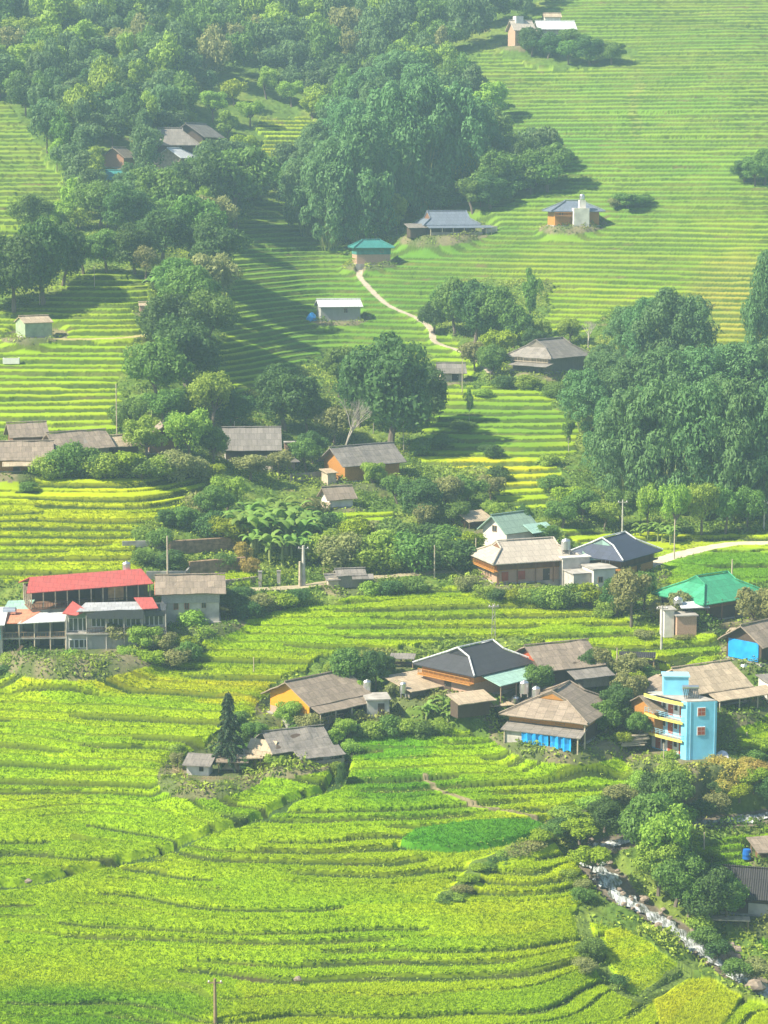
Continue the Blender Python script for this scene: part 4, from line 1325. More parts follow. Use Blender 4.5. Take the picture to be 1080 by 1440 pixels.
# --- hipped house with a blue tarpaulin
tp = house('tarp_house', 'stilt_house', 'old brown hip roofed house with blue tarpaulin hung on its front', 64, 9.4, 9.2, 3.3, 2.2, 'brown', 'wood_dark', ov=1.0, inset=1.8, g=0.66, upper='wood_orange', upper_z=1.9, gable='wood_orange', sag=0.06,
           wins=[('l', -1.8, 2.15, 1.2, 0.6), ('l', 1.4, 2.15, 1.2, 0.6)], doors=[('f', 0, 0.2, 1.1, 1.6)])
leanto(tp, -5.2, 4.8, -7.0, 1.45, -4.4, 2.05, 'grey', 'skirt_roof', axis='x')
posts(tp, [(-6.75, yy) for yy in (-4.8, -1.6, 1.4, 4.4)], -0.6, 1.5, 0.09, 'paletimber')
posts(tp, [(-5.3, -5.1)], -0.6, 2.8, 0.10, 'paletimber')
MB().box(-6.6, 2.2, -0.5, -4.6, 4.5, 1.4).build('side_room', W['plaster'], tp)
i = MB()
cols = 24
P = []
for k in range(cols + 1):
    yy = 2.2 - 6.2 * k / cols
    P.append((-6.9 + 0.10 * math.sin(k * 1.7) + 0.05 * math.sin(k * 4.1), yy, 1.38 - 0.10 * abs(math.sin(k * math.pi / 8)), -0.35 + 0.12 * math.sin(k * 0.9)))
for a_, b_ in zip(P[:-1], P[1:]):
    if abs(a_[1] + 1.1) < 0.13:
        continue
    i.poly([(a_[0], a_[1], a_[3]), (b_[0], b_[1], b_[3]), (b_[0] + 0.1, b_[1], (b_[2] + b_[3]) / 2), (a_[0] + 0.1, a_[1], (a_[2] + a_[3]) / 2)])
    i.poly([(a_[0] + 0.1, a_[1], (a_[2] + a_[3]) / 2), (b_[0] + 0.1, b_[1], (b_[2] + b_[3]) / 2), (b_[0], b_[1], b_[2]), (a_[0], a_[1], a_[2])])
tpl = i.build('blue_tarpaulin', W['tarp'], None, solid=0.02)
tpl.location = tp.location; tpl.rotation_euler = tp.rotation_euler
tag(tpl, 'bright blue tarpaulin hung in two sheets under the brown hipped roof', 'tarpaulin')

# --- sky blue block of three storeys
def blue_block():
    x, y, z = SITE['blue_block']
    bb = empty('apartment_block', (x - 0.1, y - 1.6, z))
    tag(bb, 'narrow sky blue three storey block with yellow edged balconies', 'apartment block')
    HZ, B0 = 6.9, -1.2
    C0, RT, BK, LF = np.array((0.15, -0.9)), np.array((3.75, -0.3)), np.array((0.4, 4.9)), np.array((-3.95, 4.0))
    def pan(p, q, z0, z1, out, th, m):
        """an upright slab between plan points p and q, set out along their normal"""
        d = (q - p) / np.linalg.norm(q - p); nrm = np.array((d[1], -d[0]))
        a, b = p + nrm * out, q + nrm * out
        c, e = b - nrm * th, a - nrm * th
        return m.hexa([(*a, z0), (*b, z0), (*c, z0), (*e, z0), (*a, z1), (*b, z1), (*c, z1), (*e, z1)])
    def deck(pts, z0, z1, m):
        k = len(m.v); n = len(pts)
        m.v += [(p[0], p[1], z0) for p in pts] + [(p[0], p[1], z1) for p in pts]
        m.f.append([k + j for j in range(n)][::-1]); m.f.append([k + n + j for j in range(n)])
        for j in range(n):
            m.f.append([k + j, k + (j + 1) % n, k + n + (j + 1) % n, k + n + j])
        return m
    dL = (C0 - LF) / np.linalg.norm(C0 - LF); nL = np.array((dL[1], -dL[0]))
    lerp = lambda t: LF + (C0 - LF) * t
    # recessed gallery side: the wall stands 1.0 m behind the balcony edge; the front corner pier is full depth
    rec = 1.0
    A, Bq = LF - nL * rec, lerp(0.86) - nL * rec
    deck([A, Bq, lerp(0.86), C0, RT, BK], B0, HZ, MB()).build('wall', W['blue'], bb)
    for k, z0 in enumerate((0.0, 2.2, 4.4)):
        pan(A, Bq, z0 + 0.15, z0 + 2.2, 0.03, 0.05, MB()).build('gallery_wall', W['paleblue'] if k == 1 else W['white'], bb)
        for t0, wd, kind in ((0.12, 0.75, 'door'), (0.30, 0.6, 'window'), (0.47, 0.75, 'door'), (0.64, 0.6, 'window'), (0.80, 0.75, 'door')):
            p = A + (Bq - A) * t0
            q = p + dL * wd
            if kind == 'door':
                d = pan(p, q, z0 + 0.16, z0 + 1.95, 0.09, 0.07, MB()).build('door', W['redwood'], bb)
                pan(p + dL * wd * 0.75, p + dL * wd * 0.88, z0 + 1.0, z0 + 1.15, 0.12, 0.04, MB()).build('handle', W['steel'], d)
            else:
                f = pan(p, q, z0 + 0.85, z0 + 1.8, 0.08, 0.06, MB()).build('window', W['white'], bb)
                pan(p + dL * 0.06, q - dL * 0.06, z0 + 0.91, z0 + 1.74, 0.10, 0.04, MB()).build('pane', W['glass'], f)
    # balcony slabs bow outwards a little, their edges painted yellow
    for z0 in (2.05, 4.25):
        arc = [lerp(t) + nL * (0.34 * math.sin(math.pi * (0.12 + 0.8 * t)) + 0.10) for t in np.linspace(-0.02, 0.93, 10)]
        deck([A] + arc + [Bq], z0, z0 + 0.12, MB()).build('balcony_floor', W['concrete'], bb)
        e = MB(); g = MB(); gp = MB()
        for p, q in zip(arc[:-1], arc[1:]):
            pan(p, q, z0 - 0.06, z0 + 0.24, 0.05, 0.10, e)
            for zz in (0.55, 0.75, 0.95):
                gp.tube([(*p, z0 + zz), (*q, z0 + zz)], 0.022, 4)
            gp.tube([(*p, z0 + 0.3), (*p, z0 + 0.95)], 0.03, 4)
        e.build('balcony_edge', W['yellow'], bb)
        gp.build('railing', W['paleblue'], bb)
    arc = [lerp(t) + nL * (0.45 * math.sin(math.pi * (0.12 + 0.8 * t)) + 0.15) for t in np.linspace(-0.03, 0.95, 10)]
    deck([A] + arc + [Bq], HZ - 0.5, HZ - 0.32, MB()).build('roof_overhang', W['white'], bb)
    e = MB()
    for p, q in zip(arc[:-1], arc[1:]):
        pan(p, q, HZ - 0.42, HZ - 0.05, 0.05, 0.12, e)
    e.build('roof_edge', W['yellow'], bb)
    pan(A, Bq, HZ - 0.35, HZ, 0.0, 0.1, MB()).build('parapet', W['paleblue'], bb)
    deck([C0 * 0.97, RT * 0.98, BK * 0.98, LF * 0.98], HZ + 0.01, HZ + 0.12, MB()).build('flat_roof', W['concrete'], bb)
    dR = (RT - C0) / np.linalg.norm(RT - C0)
    for z0 in (2.9, 5.2):
        p = C0 + dR * 1.25
        q = p + dR * 1.0
        f = pan(p, q, z0, z0 + 1.05, 0.06, 0.1, MB()).build('window', W['white'], bb)
        pp = MB()
        for k in range(2):
            for j in range(2):
                pan(p + dR * (0.07 + 0.45 * k), p + dR * (0.48 + 0.45 * k), z0 + 0.08 + 0.47 * j, z0 + 0.5 + 0.47 * j, 0.085, 0.05, pp)
        pp.build('shutter', W['redwood'], f)
    pan(C0 + dR * 0.42, C0 + dR * 0.5, B0, HZ, 0.05, 0.06, MB()).build('drain_pipe', W['paleblue'], bb)
    pan(RT - dR * 0.3, RT - dR * 0.22, B0, HZ, 0.05, 0.06, MB()).build('drain_pipe', W['paleblue'], bb)
    # stair head on the roof
    q0 = np.array((-2.2, 2.4))
    ph = [q0, q0 + np.array((2.9, -0.2)), q0 + np.array((3.0, 1.9)), q0 + np.array((0.1, 2.1))]
    deck(ph, HZ + 0.1, HZ + 2.3, MB()).build('stair_head', W['blue'], bb)
    k = [q0 + np.array((-0.15, -0.15)), q0 + np.array((3.05, -0.35)), q0 + np.array((3.15, 2.05)), q0 + np.array((-0.05, 2.25))]
    deck(k, HZ + 2.3, HZ + 2.42, MB()).build('stair_roof', W['paleblue'], bb)
    # solar water heater standing on the flat roof
    sh = empty('solar_heater', (x + 0.75, y - 0.5, z + HZ + 0.12))
    tag(sh, 'solar water heater with steel drum on the roof of the blue block', 'solar heater')
    m = MB()
    for k in range(9):
        m.tube([(-0.8 + k * 0.2, -0.75, 0.15), (-0.8 + k * 0.2, 0.45, 0.95)], 0.06, 6)
    m.build('tubes', W['glass'], sh)
    MB().tube([(-1.0, 0.55, 1.1), (-0.95, 0.55, 1.1), (0.95, 0.55, 1.1), (1.0, 0.55, 1.1)], [0.12, 0.26, 0.26, 0.12], 12).build('drum', W['steel'], sh)
    m = MB()
    for sx in (-0.85, 0.85):
        m.tube([(sx, 0.6, 0), (sx, 0.55, 0.9)], 0.04, 4).tube([(sx, -0.8, 0), (sx, -0.75, 0.2)], 0.04, 4)
    m.build('stand', W['steel'], sh)


blue_block()

# --- tan roofs behind the blue block
tc = house('tan_complex', 'gable_house', 'house with wide pale tan gable roof just behind the blue block', 30, 7.6, 7.4, 2.6, 1.8, 'tan', 'wood_dark', 'gable', 1.0, endov=0.7, sag=0.08, gable='wood_yellow', doors=[('f', 0, 0.2, 1.0, 1.7)])
MB().poly([(-3.95, -3.0, 2.65), (-3.95, 3.0, 2.65), (-3.95, 0, 4.1)]).build('gable', W['wood_yellow'], tc, solid=0.05)
leanto(tc, -2.5, 6.5, -6.8, 1.5, -4.6, 2.0, 'tan', sag=0.06)
posts(tc, [(xx, -6.5) for xx in (-2.2, 0.8, 3.6, 6.2)], -0.2, 1.55, 0.09, 'paletimber')
leanto(tc, -4.0, 3.4, -8.4, 1.7, -4.2, 3.0, 'brown', 'end_roof', axis='x')
MB().box(-7.6, -3.0, -0.5, -4.4, 3.0, 1.6).build('end_room', W['wood_dark'], tc)
x, y, z = world_pt('tan_complex', 30, -9.4, -3.4, -0.8)
os_ = empty('wood_shed', (x, y, z), math.radians(32))
tag(os_, 'dark board shed with brown roof squeezed behind the yellow balconies', 'shed')
MB().prism([(-2.2, -1.0), (2.2, -1.0), (2.2, 2.2), (0, 3.3), (-2.2, 2.2)], -2.0, 2.0).build('wall', W['wood_orange'], os_)
ro = gable_roof(4.0, 4.4, 2.3, 1.15, 0.7, 0.6).build('roof', R['brown'], os_, solid=0.12); wavy(ro.data, 0.06, 4)
x, y, z = world_pt('tan_complex', 30, 7.6, -4.2, 0)
tb = empty('tan_block_hut', (x, y, z), math.radians(20))
tag(tb, 'small pale cement hut at the right end of the tan roof', 'hut')
MB().box(-1.0, -1.2, -1, 1.4, 1.4, 2.4).build('wall', W['plaster_pale'], tb)
leanto(tb, -1.3, 1.8, -1.6, 2.45, 1.7, 2.8, 'grey', 'roof')
tank((x - 2.2, y + 7.0, z + 0.2), 'tall steel tank in weeds above the tan roof', 0.55, 1.4, 1.0)

eh = house('edge_house', 'gable_house', 'brown roofed house with blue sheeted gable cut by the right edge', 42, 7.0, 5.6, 3.0, 1.7, 'brown', 'wood_dark', 'gable', 0.9, endov=0.8, sag=0.08)
MB().box(-3.62, -2.4, 0.3, -3.54, 2.4, 2.7).build('blue_sheet', W['tarp'], eh)
x, y, z = SITE['edge_hut']
hu = empty('thatched_hut', (x, y, z), math.radians(10))
tag(hu, 'open hut with pale mossy thatch below the green roof', 'hut')
posts(hu, [(-1.3, -0.9), (1.3, -0.9), (-1.3, 0.9), (1.3, 0.9), (0.2, -0.9)], -0.3, 1.5, 0.13, 'paletimber')
MB().box(-1.2, 0.3, -0.3, 1.2, 0.9, 1.2).build('back_wall', W['dark'], hu)
ro = gable_roof(2.8, 2.4, 1.5, 0.7, 0.5, 0.5).build('roof', R['tan'], hu, solid=0.18); wavy(ro.data, 0.12, 9)

# --- the black roofed shed by the stream and what stands near it
bs = house('black_shed', 'stream_shed', 'black sheet roofed shed on the stream bank at the bottom right', -14, 7.4, 5.2, 2.6, 1.8, 'black', 'wood_dark', 'gable', 0.8, endov=0.7, sag=0.08, cat='shed', doors=[('l', 0, 0.2, 1.0, 1.8)])
MB().box(-1.0, -2.72, -0.5, 3.6, -2.62, 1.4).build('lower_wall', W['plaster'], bs)
x, y, z = SITE['edge_roof']
er = empty('field_shelter', (x, y, z), math.radians(15))
tag(er, 'brown roofed field shelter beside the blue barrel at the right edge', 'shelter')
posts(er, [(-2, -1), (2, -1), (-2, 1.2), (2, 1.2)], -0.3, 1.4, 0.09, 'timber')
leanto(er, -2.5, 2.5, -1.6, 1.2, 1.6, 2.1, 'brown', 'roof')
MB().box(-1.6, 0.2, -0.2, 1.8, 1.0, 0.9).build('wood_pile', W['wood_brown'], er)
x, y, z = at(1050, 1211)
bl = empty('water_barrel', (x, y, z + 0.2)); tag(bl, 'bright blue plastic barrel in the green field above the black shed', 'barrel')
MB().lathe([(0.44, 0), (0.50, 0.1), (0.47, 0.35), (0.51, 0.6), (0.47, 0.85), (0.45, 1.05)], n=16).build('barrel', W['barrel'], bl)
MB().lathe([(0.40, 1.05), (0.42, 1.14), (0.30, 1.17)], n=16).build('lid', W['barrel'], bl)
x, y, z = at(1030, 1306)
dk = empty('plank_platform', (x, y, z + 0.3), math.radians(-6)); tag(dk, 'low platform of pale planks below the black roofed shed', 'platform')
MB().box(-2.4, -0.7, 0.75, 1.8, 0.7, 0.85).build('deck', W['paletimber'], dk)
posts(dk, [(-2.2, -0.6), (1.6, -0.6), (-2.2, 0.6), (1.6, 0.6)], -0.8, 0.75, 0.07, 'timber')
x, y, z = at(1022, 1345)
rw = MB()
for k in range(34):
    a_, b_ = random.random(), random.random()
    cx, cy, cz = -1.2 + 2.6 * a_, 0.5 - 1.1 * a_ + 0.3 * b_, -0.9 + 1.5 * b_
    r_ = 0.22 + 0.16 * random.random()
    rw.hexa([(cx - r_ + random.uniform(-.06, .06), cy - r_, cz - r_ * .7), (cx + r_, cy - r_, cz - r_ * .6), (cx + r_, cy + r_, cz - r_ * .7), (cx - r_, cy + r_, cz - r_ * .7), (cx - r_ * .8, cy - r_ * .8, cz + r_ * .6), (cx + r_ * .7, cy - r_ * .9, cz + r_ * .7), (cx + r_ * .8, cy + r_ * .7, cz + r_ * .6), (cx - r_ * .8, cy + r_ * .8, cz + r_ * .7)])
w_ = rw.build('stone_wall', W['stone'], None, bevel=0.05); w_.location = (x, y, z + 0.6)
tag(w_, 'short rough stone wall holding the bank beside the stream', 'stone wall')
x, y, z = at(1016, 1072)
sk = MB(); sk.lathe([(1.5, -0.3), (1.3, 0.2), (0.8, 0.7), (0.3, 1.05), (0.05, 1.15)], n=12)
s2 = sk.build('covered_pile', W['sack'], None, smooth=True); wavy(s2.data, 0.25, 2, 1); s2.location = (x, y, z + 0.2)
tag(s2, 'heap under crumpled white plastic sheet at the foot of the blue block', 'covered pile')

# --- small buildings along the track
rs = house('road_shed', 'gable_shed', 'small grey board shed with lean-to on the track in the middle', 10, 3.6, 2.8, 2.0, 0.5, 'grey', 'wood_grey', 'gable', 0.3, endov=0.3, base=0, sag=0.05, cat='shed')
leanto(rs, 0.0, 3.0, -2.2, 1.5, -1.3, 2.0, 'grey'); MB().box(-3.2, -1.6, -0.4, -1.8, 0.8, 1.5).build('side_room', W['paletimber'], rs)
leanto(rs, -3.5, -1.5, -2.0, 1.4, 1.1, 1.8, 'grey', 'side_roof')
va = house('village_a', 'gable_house', 'long brown grey roofed house cut by the left edge above the rice', 8, 9.6, 6.4, 2.3, 1.8, 'brown', 'wood_orange', 'gable', 0.9, endov=0.7, sag=0.10, doors=[('f', 0, 0.2, 1.0, 1.8)])
leanto(va, -2.0, 4.6, -5.6, 1.2, -4.1, 1.6, 'tan')
vc = house('village_c', 'gable_house', 'small brown roofed house behind the house at the left edge', 20, 5.0, 4.2, 2.8, 1.5, 'brown', 'wood_brown', 'gable', 0.6, sag=0.06)
vb = house('village_b', 'gable_house', 'brown grey gable roofed house with dark gable behind the left scrub', 30, 8.0, 6.0, 2.4, 1.8, 'brown', 'wood_grey', 'gable', 0.8, sag=0.10)
vd = house('village_d', 'gable_shed', 'small dark shed with tan roof under a tree right of the left village', 28, 4.0, 3.4, 1.9, 1.1, 'tan', 'wood_dark', 'gable', 0.5, sag=0.06, cat='shed')
ve = house('village_e', 'gable_house', 'small pale roof peeping out between trees above the long scrub', 100, 4.6, 4.2, 2.8, 1.5, 'brown', 'wood_brown', 'gable', 0.6, sag=0.06)
bgy = house('big_grey', 'gable_house', 'house with large plain grey roof facing down the slope', 4, 8.2, 7.0, 2.3, 2.5, 'grey', 'wood_dark', 'gable', 0.9, endov=0.6, sag=0.06)
x, y, z = SITE['brick_box']
bx = empty('brick_hut', (x, y, z), math.radians(4)); tag(bx, 'tiny red brick hut right of the large plain grey roof', 'hut')
MB().box(-0.95, -0.8, -1, 0.95, 0.8, 1.6).build('wall', W['pinkbrick'], bx)
MB().box(-0.2, -0.86, 0.2, 0.35, -0.78, 1.2).build('window', W['dark'], bx)
MB().box(-1.05, -0.9, 1.6, 1.05, 0.9, 1.7).build('flat_roof', W['concrete'], bx)
ogb = house('orange_gable', 'gable_house', 'long grey roofed house with arched orange gable behind the bare tree', 32, 10.0, 6.4, 3.2, 2.0, 'grey', 'wood_orange', 'gable', 0.9, endov=0.9, sag=0.10, off=(0.4, 0, 0))
x, y, z = world_pt('orange_gable', 32, -5.6, -1.5, 0)
pc = empty('porch', (x - 0.6, y - 1.2, z - 0.2), math.radians(32)); tag(pc, 'pale plank porch with tan roof at the orange gable', 'porch')
MB().box(-0.9, -1.0, -1.0, 0.6, 0.9, 1.9).build('wall', W['paletimber'], pc)
leanto(pc, -1.2, 0.9, -1.3, 1.9, 1.2, 2.3, 'tan', 'roof')
sh_ = house('small_hut', 'gable_shed', 'small hut with dark brown gable roof below the orange gable', 24, 3.8, 3.2, 1.8, 1.2, 'brown', 'plaster_pale', 'gable', 0.6, sag=0.06, cat='hut')
x, y, z = world_pt('small_hut', 24, -4.2, -1.6, -0.3)
lr = empty('low_shed', (x, y, z), math.radians(-15)); tag(lr, 'very low plank shed with pale roof joined to the dark small hut', 'shed')
MB().box(-1.8, -0.8, -0.6, 1.8, 0.8, 0.9).build('wall', W['plaster'], lr)
leanto(lr, -2.2, 2.2, -1.3, 0.85, 1.2, 1.3, 'tan', 'roof')
x, y, z = SITE['tan_scrap']
ts = empty('field_shelter', (x, y, z), math.radians(35)); tag(ts, 'tilted tan sheet roof shelter half hidden in shrubs above the beige roof', 'shelter')
posts(ts, [(-1.8, -1), (1.8, -1), (-1.8, 1), (1.8, 1)], -0.5, 1.4, 0.08, 'timber'); MB().box(-1.7, 0.2, -0.4, 1.7, 1.0, 1.1).build('back_wall', W['wood_brown'], ts)
leanto(ts, -2.4, 2.4, -1.7, 1.2, 1.6, 2.3, 'tan', 'roof')
x, y, z = SITE['leanto']
ln = empty('low_shed', (x + 1.0, y, z), math.radians(40)); tag(ln, 'low shed with grey lean-to roof under trees left of the orange gable', 'shed')
MB().box(-2.2, -1.2, -0.6, 2.2, 1.4, 1.3).build('wall', W['wood_grey'], ln); leanto(ln, -2.6, 2.6, -2.0, 1.2, 1.8, 2.4, 'grey', 'roof')
for (key, L_, mt, lab) in (('stilt_shelter', 1.6, 'grey', 'tiny roofed field shelter left of the charcoal roof'), ('bench_shelter', 2.3, 'black', 'dark plank shelter on posts in the rice above the tan roofs')):
    x, y, z = SITE[key]
    o = empty('field_shelter', (x, y, z), math.radians(-8)); tag(o, lab, 'shelter')
    posts(o, [(-L_ + 0.2, -0.7), (L_ - 0.2, -0.7), (-L_ + 0.2, 0.7), (L_ - 0.2, 0.7)], -0.4, 1.3, 0.08, 'timber')
    leanto(o, -L_, L_, -1.0, 1.25, 1.0, 1.5, mt, 'roof'); MB().box(-L_ + 0.3, -0.5, 0.4, L_ - 0.3, 0.5, 0.5).build('bench', W['wood_brown'], o)
x, y, z = at(596, 1012)
o = empty('field_shelter', (x + 9.0, y + 1.0, z + 0.3), math.radians(14)); tag(o, 'pale board awning on posts left of the blue tarpaulin house', 'shelter')
posts(o, [(-1.6, -0.7), (1.6, -0.7), (-1.6, 0.7), (1.6, 0.7)], -1, 1.3, 0.08, 'paletimber'); leanto(o, -2.0, 2.0, -1.1, 1.3, 1.1, 1.55, 'tan', 'roof')
x, y, z = at(722, 1004)
tank((x + 0.2, y, z + 0.6), 'round white tank at the left end of the brown hipped roof', 0.5, 0.5, 0.8)

# --- hillside houses
th = house('thatch', 'stilt_house', 'large weathered grey hip roofed house above the upper rice terraces', 48, 10.4, 8.6, 3.2, 2.4, 'grey', 'wood_grey', ov=1.0, inset=1.2, g=0.6, upper='wood_grey', upper_z=1.8, gable='wood_grey', sag=0.10, wins=[('l', -1.5, 2.05, 1.0, 0.6), ('l', 1.5, 2.05, 1.0, 0.6)])
leanto(th, -5.2, 3.5, -7.6, 1.3, -5.1, 1.8, 'grey', 'skirt_roof', axis='x')
railing(th, [(-6.1, 4), (-6.1, -4.4)], 1.8, 0.8, 'paletimber')
tth = house('thatch_hut', 'gable_shed', 'small hut with dark grey roof at the end of the footpath', 6, 4.2, 3.2, 2.0, 1.2, 'grey', 'paletimber', 'gable', 0.6, sag=0.06, cat='hut', doors=[('f', 0.6, 0.2, 1.2, 1.5, dict(mat='dark'))])
wsd = house('white_shed', 'gable_shed', 'large white metal roofed shed on the shaded terraces', 10, 8.0, 6.0, 3.0, 1.1, 'white', 'sheet_grey', 'gable', 0.5, sag=0.0, cat='shed', wins=[('f', 1.0, 1.6, 0.7, 0.9)])
x, y, z = world_pt('white_shed', 10, -5.6, -1.0, 0)
bt = MB(); bt.lathe([(1.2, -0.3), (1.1, 0.5), (0.7, 1.1), (0.2, 1.35)], n=10)
bt_ = bt.build('tarp_heap', W['tarp'], None); wavy(bt_.data, 0.25, 5, 1); bt_.location = (x, y, z)
tag(bt_, 'heap under blue tarpaulin left of the white metal shed', 'tarp heap')
te = house('teal', 'stilt_house', 'small house with teal green sheet roof at the top of the footpath', 12, 7.2, 5.4, 3.6, 0.9, 'teal', 'pinkbrick', 'hip', 0.9, inset=1.6, g=0.99, upper='teal_wall', upper_z=2.3, wins=[('f', 1.5, 2.5, 0.8, 0.8)]) if False else None
W['teal_wall'] = mat_simple('wall_teal_sheet', (0.06, 0.22, 0.20), 0.7)
te = house('teal', 'stilt_house', 'small house with teal green sheet roof at the top of the footpath', 12, 7.4, 5.4, 4.0, 1.2, 'teal', 'pinkbrick', 'hip', 0.8, inset=1.6, g=0.9, gable='teal', upper='teal_wall', upper_z=2.2, wins=[('f', 1.8, 2.6, 0.8, 0.8)])
sh2 = house('steel_house', 'stilt_house', 'blue grey roofed house with open veranda high on the terraces', 14, 11.0, 8.0, 2.8, 2.3, 'steel', 'wood_dark', 'hip', 1.0, inset=1.0, g=0.45, gable='wood_brown', wins=[('f', -2, 0.8, 1.0, 0.9), ('f', 1, 0.8, 1.0, 0.9), ('f', 3.5, 0.8, 1.0, 0.9)])
leanto(sh2, -6.0, 8.6, -7.4, 1.65, -5.0, 2.1, 'steel', 'veranda_roof', sag=0)
posts(sh2, [(xx, -7.2) for xx in (-5.6, -3, -0.5, 2, 4.5, 7, 8.2)], 0, 1.65, 0.10, 'paletimber')
MB().box(7.4, -6.4, -0.5, 9.8, -2.6, 1.9).build('side_room', W['plaster'], sh2)
leanto(sh2, -10.2, -5.6, -5.6, 1.7, -1.5, 2.5, 'grey', 'side_roof'); MB().box(-9.6, -5.0, -0.5, -6.0, -1.8, 1.6).build('side_room', W['wood_dark'], sh2)
MB().box(-5.6, -7.3, 0.1, 6.2, -7.2, 0.7).build('veranda_rail', W['wood_grey'], sh2)
tw = house('tower_house', 'stilt_house', 'house with slate hipped roof, orange walls and white water tower', 8, 9.8, 7.4, 3.7, 1.7, 'steel', 'wood_orange', 'hip', 1.1, inset=2.9, g=0.9, gable='steel', wins=[('f', -3.6, 2.4, 1.0, 0.8)])
MB().box(-5.2, -4.9, 2.0, -1.5, -3.8, 2.15).build('balcony_floor', W['wood_orange'], tw); railing(tw, [(-5.2, -4.9), (-1.5, -4.9)], 2.15, 0.8, 'wood_orange')
MB().box(-1.2, -5.9, -1.0, 2.2, -3.8, 3.9).build('tower_wall', W['plaster_pale'], tw); MB().box(0.2, -5.0, 3.9, 1.6, -3.8, 5.6).build('tower_top', W['plaster_pale'], tw)
x, y, z = world_pt('tower_house', 8, 0.9, -4.4, 5.6); tank((x, y, z), 'steel tank on top of the white tower on the terraces', 0.6, 0.8, 0.2)
ra = house('ridge_a', 'stilt_house', 'old dark hip roofed house, the left of the pair in the forest clearing', 10, 11.0, 9.0, 3.6, 3.2, 'grey', 'wood_dark', 'hip', 1.0, inset=2.6, g=0.8, gable='wood_dark', sag=0.1)
rb = house('ridge_b', 'gable_house', 'dark gable fronted house, the right of the pair in the forest clearing', 68, 9.0, 8.0, 3.8, 2.6, 'grey', 'wood_dark', 'gable', 1.1, endov=1.0, wins=[('l', -2, 1.2, 0.8, 0.9), ('l', 1, 1.2, 0.8, 0.9)])
rc = house('ridge_c', 'gable_shed', 'shed with shining pale metal roof below the dark forest houses', 62, 7.0, 6.0, 3.0, 1.8, 'white', 'paletimber', 'gable', 0.8, cat='shed')
rh_ = house('ridge_hut', 'gable_house', 'small brown walled gable house in trees left of the forest pair', 70, 5.4, 5.0, 2.8, 1.8, 'brown', 'brick', 'gable', 0.8, sag=0.06)
rt = house('ridge_teal', 'gable_house', 'teal roofed house almost hidden in trees at the far left slope', 8, 8.0, 5.0, 2.8, 1.6, 'teal', 'wood_dark', 'gable', 0.7)
tt = house('top_tower', 'tower_house', 'pale brick tower house on the misty ridge near the top', 20, 5.4, 5.0, 4.8, 2.2, 'beige', 'pinkbrick', 'gable', 0.7, sag=0)
MB().box(-1.8, -0.9, 5.0, 0.4, 1.3, 8.2).build('tower', W['plaster_pale'], tt)
tsd = house('top_shed', 'gable_house', 'pale metal roofed house beside the brick tower on the misty ridge', 6, 9.4, 7.0, 3.4, 2.0, 'white', 'plaster', 'gable', 0.8)
tb2 = house('top_box', 'gable_shed', 'tiny pale hut highest of all on the top terraces', 5, 4.4, 3.0, 2.4, 0.9, 'tan', 'plaster_pale', 'gable', 0.4, cat='hut')
gh = house('green_hut', 'gable_shed', 'pale green sheet metal hut with tan roof on the sunny left terraces', 30, 5.0, 4.6, 2.7, 0.9, 'tan', 'greenwall', 'gable', 0.25, endov=0.25, cat='hut', doors=[('f', 0, 0.2, 1.6, 1.9, dict(mat='greenwall'))])
fh = house('field_hut', 'gable_shed', 'tiny pale orange hut beside bananas on the left terraces', 10, 1.9, 1.5, 1.4, 0.4, 'tan', 'pinkbrick', 'gable', 0.2, cat='hut', base=0)
x, y, z = at(16, 510)
wt = empty('water_trough', (x, y, z), math.radians(3)); tag(wt, 'white cement trough at the left edge below the green hut', 'trough')
MB().box(-1.4, -0.5, -0.2, 1.4, 0.5, 0.8).build('basin', W['white'], wt); MB().box(-1.2, -0.35, 0.79, 1.2, 0.35, 0.81).build('water', W['glass'], wt)

# --- walls, fences, poles
W['earth'] = mat_simple('bare_earth', (0.24, 0.16, 0.095), 0.95, 0, 0.4, 2.0, 0.5)


def wall_run(name, label, pts, h, mat, th=0.25, cat='wall', sink=1.0):
    P = [Vector(at(u, v)) for u, v in pts]
    o = P[0].copy(); m = MB()
    for p, q in zip(P[:-1], P[1:]):
        d = (q - p); d.z = 0; d.normalize(); n2 = Vector((-d.y, d.x, 0)) * th / 2
        a, b = p - o, q - o
        zt0, zt1 = a.z + h, b.z + h
        m.hexa([(*(a - n2).xy, a.z - sink), (*(b - n2).xy, b.z - sink), (*(b + n2).xy, b.z - sink), (*(a + n2).xy, a.z - sink), (*(a - n2).xy, zt0), (*(b - n2).xy, zt1), (*(b + n2).xy, zt1), (*(a + n2).xy, zt0)])
    w = m.build(name, mat, None); w.location = o
    return tag(w, label, cat)


wall_run('retaining_wall', 'upper stained cement retaining wall above the grey plastered house', [(172, 772), (236, 770)], 1.0, W['concrete'])
wall_run('retaining_wall', 'lower cement retaining wall just above the grey plastered house', [(206, 814), (262, 814), (266, 808)], 1.0, W['concrete'])
wall_run('earth_wall', 'bare brown earth bank wall left of the banana grove', [(238, 778), (328, 772)], 1.7, W['earth'], 0.8)
wall_run('earth_wall', 'lower bare earth bank above the cut grass lawn', [(266, 806), (345, 800)], 1.6, W['earth'], 0.8)
wall_run('stone_wall', 'low stone kerb wall along the cut grass lawn', [(298, 822), (330, 820), (362, 816)], 0.5, W['stone'], 0.5)
wall_run('paling_fence', 'grey board fence left of the orange gable house', [(408, 680), (440, 678), (466, 676)], 1.5, W['wood_grey'], 0.08, 'fence')


